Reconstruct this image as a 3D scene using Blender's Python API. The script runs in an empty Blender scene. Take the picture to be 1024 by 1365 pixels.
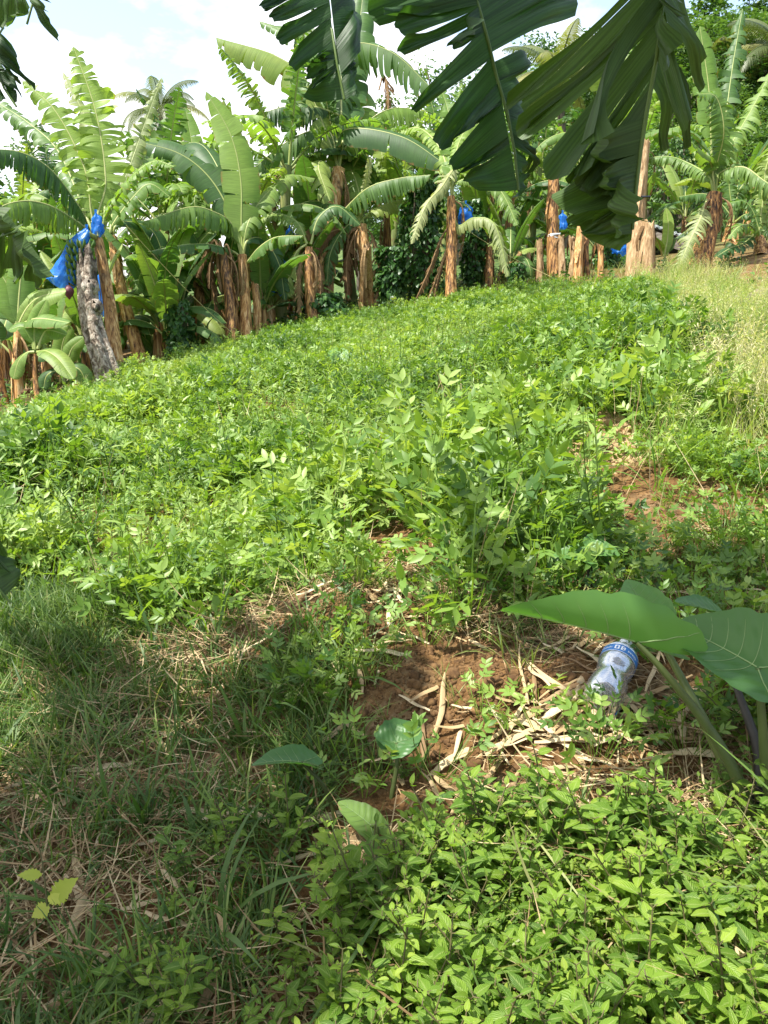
import bpy, math, random
import numpy as np
from mathutils import Vector

scene = bpy.context.scene
COL = scene.collection
R0 = np.random.default_rng(11)
PI = math.pi

# ------------------------------------------------------------------ camera model (used to place things on the slope)
F, CX, CY = 1060.0, 512.0, 682.5
EYE, PITCH = 1.30, math.radians(14)
FWD = np.array([0, math.cos(PITCH), -math.sin(PITCH)])
UPV = np.array([0, math.sin(PITCH), math.cos(PITCH)])
RGT = np.array([1.0, 0, 0])


def soft(v, lim):
    a = np.abs(v)
    return np.sign(v) * np.where(a < lim, a, lim + (1 - np.exp(-(np.maximum(a, lim) - lim) / lim)) * lim * 0.6)


def sstep(a, b, x):
    t = np.clip((x - a) / (b - a), 0, 1)
    return t * t * (3 - 2 * t)


def hash2(ix, iy, s):
    h = (ix.astype(np.int64) * 374761393 + iy.astype(np.int64) * 668265263 + s * 974634777) & 0x7FFFFFFF
    h = ((h ^ (h >> 13)) * 1274126177) & 0x7FFFFFFF
    h = h ^ (h >> 16)
    return (h & 0xFFFF) / 65535.0


def vnoise(x, y, s=0):
    ix, iy = np.floor(x), np.floor(y)
    fx, fy = x - ix, y - iy
    fx, fy = fx * fx * (3 - 2 * fx), fy * fy * (3 - 2 * fy)
    a, b = hash2(ix, iy, s), hash2(ix + 1, iy, s)
    c, d = hash2(ix, iy + 1, s), hash2(ix + 1, iy + 1, s)
    return (a * (1 - fx) + b * fx) * (1 - fy) + (c * (1 - fx) + d * fx) * fy - 0.5


def fbm(x, y, s=0, o=3):
    v, a = 0, 1.0
    for k in range(o):
        v = v + a * vnoise(x * 2 ** k, y * 2 ** k, s + k * 17)
        a *= 0.5
    return v


MOUNDS = []


def ground(x, y):
    x, y = np.asarray(x, float), np.asarray(y, float)
    z = 0.151 * soft(x, 9.0) + 0.0947 * soft(y, 18.0)
    z = z + 13.0 * sstep(16, 72, 0.85 * x + 0.5 * y)
    for (mx, my, h, sx, sy) in MOUNDS:
        z = z + h * np.exp(-(((x - mx) / sx) ** 2 + ((y - my) / sy) ** 2))
    near = np.clip(1 - (np.hypot(x, y) - 6) / 10, 0.15, 1)
    z = z + near * (0.07 * fbm(x * 1.3, y * 1.3, 3, 3) + 0.03 * fbm(x * 6, y * 6, 5, 3))
    return z


G00 = float(ground(0, 0))
CAM = np.array([0, 0, EYE + G00])


def pix(u, v, d):
    return CAM + d * (FWD + (u - CX) / F * RGT - (v - CY) / F * UPV)


def gpix(u, v, lift=0.0, dmax=60.0):
    r = pix(u, v, 1.0) - CAM
    d, prev = 0.5, 0.5
    while d < dmax:
        p = CAM + r * d
        if p[2] < float(ground(p[0], p[1])) + lift:
            lo, hi = prev, d
            for _ in range(24):
                m = (lo + hi) / 2
                p = CAM + r * m
                if p[2] < float(ground(p[0], p[1])) + lift:
                    hi = m
                else:
                    lo = m
            return CAM + r * hi
        prev = d
        d *= 1.03
    return CAM + r * dmax


def depth_of(p):
    return float(np.dot(np.asarray(p) - CAM, FWD))


def gp2(u, v):
    p = gpix(u, v)
    return p[0], p[1]


for (u, v, h, r) in [(540, 905, .07, .26), (455, 830, .09, .22), (360, 860, .08, .22), (690, 935, .06, .2), (905, 880, .05, .25), (800, 590, .16, .26),
                     (540, 735, .08, .25), (880, 650, .08, .35), (250, 815, .06, .25), (600, 800, .08, .25)]:
    mx, my = gp2(u, v)
    MOUNDS.append((mx, my, h, r * 1.25, r))

# ------------------------------------------------------------------ objects and meshes


def norm(a):
    a = np.asarray(a, float)
    return a / np.maximum(np.linalg.norm(a, axis=-1, keepdims=True), 1e-9)


def tag(o, label=None, cat=None, group=None, kind=None):
    if label: o['label'] = label
    if cat: o['category'] = cat
    if group: o['group'] = group
    if kind: o['kind'] = kind
    return o


def empty(name, loc=(0, 0, 0), rz=0.0):
    o = bpy.data.objects.new(name, None)
    o.location = [float(c) for c in loc]
    o.rotation_euler = (0, 0, rz)
    o.empty_display_size = 0.2
    COL.objects.link(o)
    return o


class MB:
    """collects vertices, quads/triangles, uv and a per-vertex random value; builds one mesh"""

    def __init__(self):
        self.v, self.q, self.t, self.uv, self.r, self.n = [], [], [], [], [], 0

    def add(self, V, Q=None, T=None, UV=None, rnd=0.5):
        V = np.asarray(V, float).reshape(-1, 3)
        k = len(V)
        self.v.append(V)
        if Q is not None and len(Q): self.q.append(np.asarray(Q, np.int64).reshape(-1, 4) + self.n)
        if T is not None and len(T): self.t.append(np.asarray(T, np.int64).reshape(-1, 3) + self.n)
        self.uv.append(np.zeros((k, 2)) if UV is None else np.asarray(UV, float).reshape(-1, 2))
        self.r.append(np.full(k, rnd, float) if np.ndim(rnd) == 0 else np.asarray(rnd, float))
        self.n += k

    def grid(self, P, UV=None, rnd=0.5, wrap=False):
        P = np.asarray(P, float)
        a, b = P.shape[:2]
        idx = np.arange(a * b).reshape(a, b)
        if wrap:
            idx = np.concatenate([idx, idx[:, :1]], 1)
        Q = np.stack([idx[:-1, :-1], idx[1:, :-1], idx[1:, 1:], idx[:-1, 1:]], -1).reshape(-1, 4)
        self.add(P.reshape(-1, 3), Q, None, UV, rnd)

    def tube(self, pts, rad, sides=6, cap=False, rnd=0.5):
        pts = np.asarray(pts, float)
        n = len(pts)
        rad = np.broadcast_to(np.asarray(rad, float), (n,))
        T = norm(np.gradient(pts, axis=0))
        ref = np.array([0, 0, 1.0]) if abs(T[:, 2]).mean() < 0.8 else np.array([0, 1.0, 0])
        A = norm(np.cross(T, ref)); B = np.cross(T, A)
        th = np.linspace(0, 2 * PI, sides, endpoint=False)
        P = pts[:, None] + rad[:, None, None] * (np.cos(th)[None, :, None] * A[:, None] + np.sin(th)[None, :, None] * B[:, None])
        L = np.concatenate([[0], np.cumsum(np.linalg.norm(np.diff(pts, axis=0), axis=1))])
        uv = np.stack(np.broadcast_arrays(L[:, None], (th / (2 * PI))[None]), -1)
        self.grid(P, uv, rnd, wrap=True)
        if cap:
            for e in (0, n - 1):
                V = np.concatenate([pts[e:e + 1], P[e]])
                self.add(V, None, [[0, 1 + k, 1 + (k + 1) % sides] for k in range(sides)], None, rnd)

    def mesh(self, name, smooth=True):
        V = np.concatenate(self.v) if self.v else np.zeros((0, 3))
        Q = np.concatenate(self.q) if self.q else np.zeros((0, 4), np.int64)
        T = np.concatenate(self.t) if self.t else np.zeros((0, 3), np.int64)
        me = bpy.data.meshes.new(name)
        me.vertices.add(len(V))
        me.vertices.foreach_set('co', V.astype(np.float32).ravel())
        loops = np.concatenate([Q.ravel(), T.ravel()]).astype(np.int32)
        me.loops.add(len(loops))
        me.loops.foreach_set('vertex_index', loops)
        nq, nt = len(Q), len(T)
        st = np.concatenate([np.arange(nq) * 4, nq * 4 + np.arange(nt) * 3]).astype(np.int32)
        me.polygons.add(nq + nt)
        me.polygons.foreach_set('loop_start', st)
        me.polygons.foreach_set('use_smooth', np.full(nq + nt, smooth))
        uv = np.concatenate(self.uv)
        lay = me.uv_layers.new(name='UVMap')
        lay.data.foreach_set('uv', uv[loops].astype(np.float32).ravel())
        at = me.attributes.new('rnd', 'FLOAT', 'POINT')
        at.data.foreach_set('value', np.concatenate(self.r).astype(np.float32))
        me.update(calc_edges=True)
        me.validate()
        return me

    def build(self, name, mat, parent=None, smooth=True, loc=None):
        if not self.n:
            return None
        me = self.mesh(name, smooth)
        me.materials.append(mat)
        o = bpy.data.objects.new(name, me)
        COL.objects.link(o)
        if parent is not None: o.parent = parent
        if loc is not None: o.location = [float(c) for c in loc]
        return o


class Template:
    """a small plant piece, stamped many times into one MB"""

    def __init__(self, mb):
        self.V = np.concatenate(mb.v); self.UV = np.concatenate(mb.uv); self.r = np.concatenate(mb.r)
        self.Q = np.concatenate(mb.q) if mb.q else np.zeros((0, 4), np.int64)
        self.T = np.concatenate(mb.t) if mb.t else np.zeros((0, 3), np.int64)

    def stamp(self, mb, P, M, rnd):
        """P (n,3) positions, M (n,3,3) matrices including scale, rnd (n,)"""
        n, k = len(P), len(self.V)
        if n == 0: return
        V = np.einsum('nij,kj->nki', M, self.V) + P[:, None]
        off = (np.arange(n) * k)[:, None, None]
        Q = (self.Q[None] + off).reshape(-1, 4) if len(self.Q) else None
        T = (self.T[None] + off).reshape(-1, 3) if len(self.T) else None
        rr = np.clip(rnd[:, None] + (self.r[None] - 0.5), 0, 1).ravel()
        mb.add(V.reshape(-1, 3), Q, T, np.tile(self.UV, (n, 1)), rr)


def rotz(a):
    c, s = np.cos(a), np.sin(a); z, o = np.zeros_like(c), np.ones_like(c)
    return np.stack([np.stack([c, -s, z], -1), np.stack([s, c, z], -1), np.stack([z, z, o], -1)], -2)


def roty(a):
    c, s = np.cos(a), np.sin(a); z, o = np.zeros_like(c), np.ones_like(c)
    return np.stack([np.stack([c, z, s], -1), np.stack([z, o, z], -1), np.stack([-s, z, c], -1)], -2)


def rotx(a):
    c, s = np.cos(a), np.sin(a); z, o = np.zeros_like(c), np.ones_like(c)
    return np.stack([np.stack([o, z, z], -1), np.stack([z, c, -s], -1), np.stack([z, s, c], -1)], -2)


def catmull(P, n):
    P = np.asarray(P, float)
    if len(P) == 2:
        return P[0] + (P[1] - P[0]) * np.linspace(0, 1, n)[:, None]
    Q = np.concatenate([[2 * P[0] - P[1]], P, [2 * P[-1] - P[-2]]])
    out, m = [], 24
    for i in range(len(P) - 1):
        p0, p1, p2, p3 = Q[i:i + 4]
        t = np.linspace(0, 1, m, endpoint=False)[:, None]
        out.append(0.5 * ((2 * p1) + (-p0 + p2) * t + (2 * p0 - 5 * p1 + 4 * p2 - p3) * t ** 2 + (-p0 + 3 * p1 - 3 * p2 + p3) * t ** 3))
    C = np.concatenate(out + [P[-1:]])
    L = np.concatenate([[0], np.cumsum(np.linalg.norm(np.diff(C, axis=0), axis=1))])
    s = np.linspace(0, L[-1], n)
    return np.stack([np.interp(s, L, C[:, k]) for k in range(3)], 1)


# ------------------------------------------------------------------ materials
def nodes_of(name):
    m = bpy.data.materials.new(name)
    m.use_nodes = True
    nt = m.node_tree
    nt.nodes.clear()
    return m, nt, nt.nodes, nt.links


def N(ns, t, **kw):
    n = ns.new(t)
    for k, v in kw.items():
        if k in n.inputs: n.inputs[k].default_value = v
        else: setattr(n, k, v)
    return n


def ramp(ns, stops):
    r = ns.new('ShaderNodeValToRGB')
    e = r.color_ramp.elements
    while len(e) > 1: e.remove(e[-1])
    e[0].position, e[0].color = stops[0][0], (*stops[0][1], 1)
    for p, c in stops[1:]:
        x = e.new(p); x.color = (*c, 1)
    return r


def mixc(ns, ls, a, b, f, mode='MIX'):
    m = ns.new('ShaderNodeMix'); m.data_type = 'RGBA'; m.blend_type = mode
    for sock, val in ((m.inputs[0], f), (m.inputs[6], a), (m.inputs[7], b)):
        if hasattr(val, 'default_value') or hasattr(val, 'links'): ls.new(val, sock)
        elif isinstance(val, (int, float)): sock.default_value = val
        else: sock.default_value = (*val, 1)
    return m.outputs[2]


def leaf_mat(name, stops, trans=0.35, tint=(1.5, 1.6, 0.6), rough=0.5, spec=0.35, vein=0.0, veinfreq=70.0, src='attr', edge=None, bump=0.0, noise=14.0, midv=0.0):
    """leaf: colour ramp driven by a per-leaf random value, faint lateral veins along the uv, light passes through"""
    m, nt, ns, ls = nodes_of(name)
    if src == 'attr':
        a = N(ns, 'ShaderNodeAttribute', attribute_name='rnd'); val = a.outputs['Fac']
    else:
        a = ns.new('ShaderNodeObjectInfo'); val = a.outputs['Random']
    if src == 'both':
        a2 = N(ns, 'ShaderNodeAttribute', attribute_name='rnd')
        mm = N(ns, 'ShaderNodeMath', operation='MULTIPLY_ADD'); ls.new(val, mm.inputs[0]); mm.inputs[1].default_value = .5
        m2 = N(ns, 'ShaderNodeMath', operation='MULTIPLY'); ls.new(a2.outputs['Fac'], m2.inputs[0]); m2.inputs[1].default_value = .75
        m3 = N(ns, 'ShaderNodeMath', operation='SUBTRACT'); ls.new(m2.outputs[0], m3.inputs[0]); m3.inputs[1].default_value = .12
        ls.new(m3.outputs[0], mm.inputs[2]); val = mm.outputs[0]
    geo = ns.new('ShaderNodeNewGeometry')
    tex = N(ns, 'ShaderNodeTexNoise', Scale=noise, Detail=3.0)
    ls.new(geo.outputs['Position'], tex.inputs['Vector'])
    ad = N(ns, 'ShaderNodeMath', operation='MULTIPLY_ADD')
    ls.new(tex.outputs['Fac'], ad.inputs[0]); ad.inputs[1].default_value = 0.5
    sub = N(ns, 'ShaderNodeMath', operation='SUBTRACT'); ls.new(val, sub.inputs[0]); sub.inputs[1].default_value = 0.25
    ls.new(sub.outputs[0], ad.inputs[2])
    r = ramp(ns, stops); ls.new(ad.outputs[0], r.inputs[0])
    col = r.outputs[0]
    bs = N(ns, 'ShaderNodeBsdfPrincipled', Roughness=rough)
    bs.inputs['Specular IOR Level'].default_value = spec
    if vein > 0 or edge or midv:
        uv = ns.new('ShaderNodeUVMap')
        sep = ns.new('ShaderNodeSeparateXYZ'); ls.new(uv.outputs[0], sep.inputs[0])
        if vein > 0:
            cb = ns.new('ShaderNodeCombineXYZ')
            mu = N(ns, 'ShaderNodeMath', operation='MULTIPLY'); ls.new(sep.outputs[0], mu.inputs[0]); mu.inputs[1].default_value = veinfreq
            mv = N(ns, 'ShaderNodeMath', operation='MULTIPLY'); ls.new(sep.outputs[1], mv.inputs[0]); mv.inputs[1].default_value = 1.3
            ls.new(mu.outputs[0], cb.inputs[0]); ls.new(mv.outputs[0], cb.inputs[1])
            vt = N(ns, 'ShaderNodeTexNoise', Scale=1.0, Detail=2.0); ls.new(cb.outputs[0], vt.inputs['Vector'])
            mr = N(ns, 'ShaderNodeMapRange'); ls.new(vt.outputs['Fac'], mr.inputs[0])
            mr.inputs[1].default_value, mr.inputs[2].default_value = 0.3, 0.7
            mr.inputs[3].default_value, mr.inputs[4].default_value = 1 - vein, 1 + vein
            col = mixc(ns, ls, col, mr.outputs[0], 1.0, 'MULTIPLY')
            bp = N(ns, 'ShaderNodeBump', Strength=0.35, Distance=0.006); ls.new(vt.outputs['Fac'], bp.inputs['Height'])
            ls.new(bp.outputs[0], bs.inputs['Normal'])
        if midv:
            mq = N(ns, 'ShaderNodeMapRange'); ls.new(sep.outputs[1], mq.inputs[0]); mq.inputs[1].default_value, mq.inputs[2].default_value = .02, .20
            mq.inputs[3].default_value, mq.inputs[4].default_value = midv, 0
            cb2 = ns.new('ShaderNodeCombineXYZ')
            k1 = N(ns, 'ShaderNodeMath', operation='MULTIPLY_ADD'); ls.new(sep.outputs[1], k1.inputs[0]); k1.inputs[1].default_value = -.45; ls.new(sep.outputs[0], k1.inputs[2])
            k2 = N(ns, 'ShaderNodeMath', operation='MULTIPLY'); ls.new(k1.outputs[0], k2.inputs[0]); k2.inputs[1].default_value = 44.0
            k3 = N(ns, 'ShaderNodeMath', operation='SINE'); ls.new(k2.outputs[0], k3.inputs[0])
            bp = N(ns, 'ShaderNodeBump', Strength=.5, Distance=.0025); ls.new(k3.outputs[0], bp.inputs['Height']); ls.new(bp.outputs[0], bs.inputs['Normal'])
            col = mixc(ns, ls, col, (.34, .42, .14), mq.outputs[0])
        if edge:
            en = N(ns, 'ShaderNodeTexNoise', Scale=9.0, Detail=4.0); ls.new(geo.outputs['Position'], en.inputs['Vector'])
            ea = N(ns, 'ShaderNodeMath', operation='MULTIPLY_ADD'); ls.new(en.outputs['Fac'], ea.inputs[0]); ea.inputs[1].default_value = 0.55
            ls.new(sep.outputs[1], ea.inputs[2])
            er = N(ns, 'ShaderNodeMapRange'); ls.new(ea.outputs[0], er.inputs[0]); er.inputs[1].default_value, er.inputs[2].default_value = 1.23, 1.33
            col = mixc(ns, ls, col, edge, er.outputs[0])
    ls.new(col, bs.inputs['Base Color'])
    tr = ns.new('ShaderNodeBsdfTranslucent')
    tc = mixc(ns, ls, col, tint, 1.0, 'MULTIPLY')
    ls.new(tc, tr.inputs['Color'])
    mx = ns.new('ShaderNodeMixShader'); mx.inputs[0].default_value = trans
    ls.new(bs.outputs[0], mx.inputs[1]); ls.new(tr.outputs[0], mx.inputs[2])
    out = ns.new('ShaderNodeOutputMaterial'); ls.new(mx.outputs[0], out.inputs[0])
    return m


def surf_mat(name, stops, scale=(1, 1, 1), detail=6.0, nscale=8.0, rough=0.8, bump=0.4, bdist=0.01, spec=0.3, coords='Object', distort=0.0, second=None):
    """bark, soil, wood: noise stretched by scale drives the ramp and a bump"""
    m, nt, ns, ls = nodes_of(name)
    tc = ns.new('ShaderNodeTexCoord')
    mp = ns.new('ShaderNodeMapping'); mp.inputs['Scale'].default_value = scale
    ls.new(tc.outputs[coords], mp.inputs[0])
    tx = N(ns, 'ShaderNodeTexNoise', Scale=nscale, Detail=detail, Roughness=0.62, Distortion=distort)
    ls.new(mp.outputs[0], tx.inputs['Vector'])
    inf = ns.new('ShaderNodeObjectInfo')
    ad = N(ns, 'ShaderNodeMath', operation='MULTIPLY_ADD'); ls.new(inf.outputs['Random'], ad.inputs[0]); ad.inputs[1].default_value = 0.16
    s2 = N(ns, 'ShaderNodeMath', operation='SUBTRACT'); ls.new(tx.outputs['Fac'], s2.inputs[0]); s2.inputs[1].default_value = 0.08
    ls.new(s2.outputs[0], ad.inputs[2])
    r = ramp(ns, stops); ls.new(ad.outputs[0], r.inputs[0])
    col = r.outputs[0]
    if second:
        t2 = N(ns, 'ShaderNodeTexNoise', Scale=second[1], Detail=4.0); ls.new(tc.outputs[coords], t2.inputs['Vector'])
        mr = N(ns, 'ShaderNodeMapRange'); ls.new(t2.outputs['Fac'], mr.inputs[0]); mr.inputs[1].default_value, mr.inputs[2].default_value = second[2], second[2] + 0.12
        col = mixc(ns, ls, col, second[0], mr.outputs[0])
    bs = N(ns, 'ShaderNodeBsdfPrincipled', Roughness=rough); bs.inputs['Specular IOR Level'].default_value = spec
    ls.new(col, bs.inputs['Base Color'])
    bp = N(ns, 'ShaderNodeBump', Strength=bump, Distance=bdist); ls.new(tx.outputs['Fac'], bp.inputs['Height']); ls.new(bp.outputs[0], bs.inputs['Normal'])
    out = ns.new('ShaderNodeOutputMaterial'); ls.new(bs.outputs[0], out.inputs[0])
    return m


M = {}
M['banana'] = leaf_mat('banana_leaf_green', [(0.0, (.038, .095, .024)), (.45, (.088, .17, .036)), (.8, (.15, .235, .048)), (1, (.22, .285, .06))], trans=.36, rough=.5, spec=.35, vein=.22, src='obj', edge=(.20, .12, .035), noise=2.5)
M['banana_young'] = leaf_mat('banana_leaf_young', [(0.0, (.10, .19, .035)), (.6, (.16, .26, .05)), (1, (.23, .33, .07))], trans=.42, rough=.5, spec=.3, vein=.18, src='obj', noise=2.5, edge=(.25, .16, .05))
M['banana_shaded'] = leaf_mat('banana_leaf_shaded', [(0.0, (.016, .046, .014)), (.5, (.030, .075, .02)), (1, (.058, .105, .026))], trans=.33, tint=(1.5, 1.7, .4), rough=.48, spec=.3, vein=.32, veinfreq=170, src='obj', noise=3.0)  # darker copy of banana leaf: shade of the hanging leaves put into the colour
M['banana_pale'] = leaf_mat('banana_leaf_pale', [(0.0, (.16, .21, .07)), (.6, (.26, .30, .12)), (1, (.36, .37, .17))], trans=.35, rough=.5, vein=.25, src='obj', edge=(.32, .22, .09))
M['banana_dry'] = leaf_mat('banana_leaf_dry', [(0.0, (.07, .04, .018)), (.5, (.17, .10, .045)), (1, (.32, .22, .11))], trans=.2, tint=(1.2, 1.0, .7), rough=.8, spec=.15, vein=.35, src='obj')
M['midrib'] = leaf_mat('leaf_midrib', [(0.0, (.22, .28, .07)), (1, (.40, .42, .16))], trans=.12, rough=.45, src='obj')
M['midrib_shaded'] = leaf_mat('leaf_midrib_shaded', [(0.0, (.07, .13, .025)), (1, (.12, .18, .04))], trans=.15, rough=.45, src='obj')  # midrib colour darkened too, to stand in for shade on those leaves
M['midrib_dry'] = surf_mat('midrib_dry', [(.3, (.12, .07, .03)), (.7, (.30, .19, .09))], nscale=20)
M['stem'] = surf_mat('banana_stem_bark', [(.30, (.02, .012, .008)), (.40, (.11, .05, .018)), (.49, (.34, .17, .055)), (.60, (.52, .31, .12)), (.74, (.66, .50, .28))], scale=(17, 17, .8), nscale=2.2, detail=8, rough=.55, bump=.6, bdist=.02, second=((.06, .035, .02), 3.2, .60))
M['stem_green'] = surf_mat('banana_stem_green', [(.25, (.07, .09, .03)), (.5, (.17, .21, .06)), (.75, (.29, .28, .11))], scale=(8, 8, .8), nscale=2.5, rough=.5, bump=.4, second=((.12, .065, .03), 3.0, .58))
M['stump'] = surf_mat('cut_stem_bark', [(.28, (.09, .045, .02)), (.44, (.25, .15, .068)), (.60, (.40, .275, .145)), (.78, (.56, .44, .28))], scale=(17, 17, .7), nscale=2.2, detail=8, rough=.7, bump=.6, bdist=.02)
M['dead_trunk'] = surf_mat('weathered_trunk_bark', [(.32, (.05, .035, .024)), (.44, (.22, .17, .125)), (.54, (.42, .355, .28)), (.75, (.66, .60, .51))], scale=(4, 4, 2.4), nscale=5.5, detail=10, rough=.9, bump=1.0, bdist=.06, distort=.6, second=((.055, .04, .03), 2.6, .56))
M['bark'] = surf_mat('tree_bark', [(.3, (.05, .04, .03)), (.7, (.22, .18, .13))], scale=(5, 5, 1), nscale=4, rough=.9, bump=.6)
M['peanut'] = leaf_mat('crop_leaf', [(0.0, (.048, .115, .02)), (.4, (.110, .205, .03)), (.75, (.18, .29, .045)), (1, (.27, .37, .10))], trans=.38, tint=(1.6, 1.55, .5), rough=.45, spec=.40, noise=3.0)
M['grass'] = leaf_mat('grass_blade', [(0.0, (.04, .09, .018)), (.45, (.09, .155, .03)), (.75, (.16, .225, .05)), (1, (.32, .31, .13))], trans=.32, rough=.5, noise=3.0)
M['grass_dry'] = leaf_mat('tall_grass_blade', [(0.0, (.10, .21, .03)), (.45, (.20, .30, .06)), (.78, (.34, .38, .13)), (1, (.50, .46, .27))], trans=.36, rough=.6, noise=2.0)
M['straw'] = leaf_mat('straw', [(0.0, (.12, .075, .035)), (.5, (.29, .20, .10)), (1, (.52, .41, .24))], trans=.12, tint=(1.1, 1, .8), rough=.8, spec=.2, noise=8)
M['dry_strip'] = leaf_mat('dry_leaf_strip', [(0.0, (.20, .125, .06)), (.5, (.40, .29, .15)), (1, (.60, .49, .31))], trans=.12, tint=(1.1, 1, .8), rough=.7, spec=.25, vein=.25, veinfreq=40, noise=10)
M['herb'] = leaf_mat('herb_leaf', [(0.0, (.05, .115, .016)), (.4, (.115, .215, .025)), (.75, (.205, .32, .035)), (1, (.31, .41, .06))], trans=.40, rough=.5, spec=.35, noise=25, src='both', midv=.5)
M['herb_stem'] = leaf_mat('herb_stem', [(0.0, (.05, .03, .02)), (.5, (.09, .08, .03)), (1, (.14, .15, .05))], trans=.05, rough=.6)
M['vine'] = leaf_mat('vine_leaf', [(0.0, (.02, .06, .014)), (.5, (.04, .105, .022)), (1, (.10, .20, .04))], trans=.3, rough=.4, noise=4)
M['tree_leaf'] = leaf_mat('tree_leaf', [(0.0, (.03, .075, .018)), (.45, (.06, .125, .028)), (.8, (.10, .17, .04)), (1, (.16, .21, .06))], trans=.3, rough=.5, noise=.8)
M['palm_leaf'] = leaf_mat('palm_leaflet', [(0.0, (.06, .085, .03)), (.6, (.13, .16, .055)), (1, (.26, .25, .10))], trans=.3, rough=.45, src='obj', noise=1)
M['taro'] = leaf_mat('taro_leaf', [(0.0, (.06, .14, .04)), (.5, (.09, .20, .05)), (1, (.13, .25, .065))], trans=.35, tint=(1.3, 1.6, .4), rough=.42, spec=.4, src='obj', noise=6)
M['taro_pale'] = leaf_mat('taro_leaf_pale', [(0.0, (.08, .16, .03)), (1, (.15, .24, .05))], trans=.4, rough=.5, src='obj', noise=20)
M['taro_vein'] = leaf_mat('taro_vein', [(0.0, (.16, .25, .09)), (1, (.24, .34, .13))], trans=.1, rough=.5, src='obj')
M['taro_stem'] = surf_mat('taro_petiole', [(.3, (.055, .075, .025)), (.7, (.12, .15, .045))], scale=(1, 1, .4), nscale=6, rough=.4, bump=.1)
M['taro_stem_dark'] = surf_mat('taro_petiole_dark', [(.3, (.025, .02, .022)), (.7, (.07, .06, .05))], scale=(1, 1, .4), nscale=6, rough=.45, bump=.1)
M['yellow_leaf'] = leaf_mat('yellowed_leaf', [(0.0, (.30, .36, .05)), (1, (.45, .48, .08))], trans=.4, rough=.5, src='obj', noise=25)
M['soil_clod'] = surf_mat('soil_clod', [(.3, (.06, .03, .011)), (.7, (.21, .12, .048))], nscale=30, rough=.95, bump=.6)
M['sandy'] = surf_mat('sandy_clod', [(.3, (.22, .14, .065)), (.7, (.42, .30, .16))], nscale=40, rough=.95, bump=.6)
M['wood'] = surf_mat('weathered_timber', [(.3, (.06, .05, .042)), (.5, (.17, .145, .12)), (.75, (.33, .29, .25))], scale=(1, 8, 8), nscale=3, rough=.9, bump=.5)
M['sheet'] = surf_mat('zinc_sheet', [(.3, (.50, .50, .48)), (.7, (.72, .72, .70))], nscale=3, rough=.5, bump=.1, second=((.28, .16, .09), 2.0, .58))
M['fruit'] = surf_mat('green_fruit', [(.3, (.05, .11, .02)), (.7, (.11, .19, .04))], nscale=12, rough=.45, bump=.1)
M['bud'] = surf_mat('flower_bud', [(.3, (.07, .018, .03)), (.7, (.15, .05, .06))], nscale=12, rough=.5, bump=.2)
M['twine'] = surf_mat('yellow_twine', [(.3, (.42, .36, .14)), (.7, (.55, .48, .22))], nscale=30, rough=.8, bump=.1)
M['twine_dark'] = surf_mat('dark_strap', [(.3, (.015, .02, .03)), (.7, (.03, .04, .06))], nscale=30, rough=.6, bump=.1)


def bag_mat():
    m, nt, ns, ls = nodes_of('blue_plastic_film')
    tc = ns.new('ShaderNodeTexCoord')
    tx = N(ns, 'ShaderNodeTexNoise', Scale=9.0, Detail=4.0); ls.new(tc.outputs['Object'], tx.inputs['Vector'])
    r = ramp(ns, [(.3, (.012, .16, .58)), (.7, (.06, .34, .88))]); ls.new(tx.outputs['Fac'], r.inputs[0])
    bs = N(ns, 'ShaderNodeBsdfPrincipled', Roughness=.3); ls.new(r.outputs[0], bs.inputs['Base Color'])
    bp = N(ns, 'ShaderNodeBump', Strength=.6, Distance=.03); ls.new(tx.outputs['Fac'], bp.inputs['Height']); ls.new(bp.outputs[0], bs.inputs['Normal'])
    tr = ns.new('ShaderNodeBsdfTranslucent'); ls.new(r.outputs[0], tr.inputs['Color'])
    mx = ns.new('ShaderNodeMixShader'); mx.inputs[0].default_value = .55
    ls.new(bs.outputs[0], mx.inputs[1]); ls.new(tr.outputs[0], mx.inputs[2])
    tp = N(ns, 'ShaderNodeBsdfTransparent'); tp.inputs[0].default_value = (.55, .72, 1, 1)
    mt = ns.new('ShaderNodeMixShader'); mt.inputs[0].default_value = .28
    ls.new(mx.outputs[0], mt.inputs[1]); ls.new(tp.outputs[0], mt.inputs[2])
    out = ns.new('ShaderNodeOutputMaterial'); ls.new(mt.outputs[0], out.inputs[0])
    return m


M['bag'] = bag_mat()


def plain(name, col, rough=.5, spec=.4):
    m, nt, ns, ls = nodes_of(name)
    tc = ns.new('ShaderNodeTexCoord')
    tx = N(ns, 'ShaderNodeTexNoise', Scale=60.0, Detail=3.0); ls.new(tc.outputs['Object'], tx.inputs['Vector'])
    r = ramp(ns, [(.3, tuple(c * .85 for c in col)), (.7, tuple(min(1, c * 1.12) for c in col))]); ls.new(tx.outputs['Fac'], r.inputs[0])
    bs = N(ns, 'ShaderNodeBsdfPrincipled', Roughness=rough); bs.inputs['Specular IOR Level'].default_value = spec
    ls.new(r.outputs[0], bs.inputs['Base Color'])
    out = ns.new('ShaderNodeOutputMaterial'); ls.new(bs.outputs[0], out.inputs[0])
    return m


M['label_blue'] = plain('label_blue', (.02, .16, .46), .35)
M['label_white'] = plain('label_white', (.75, .78, .8), .4)


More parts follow.
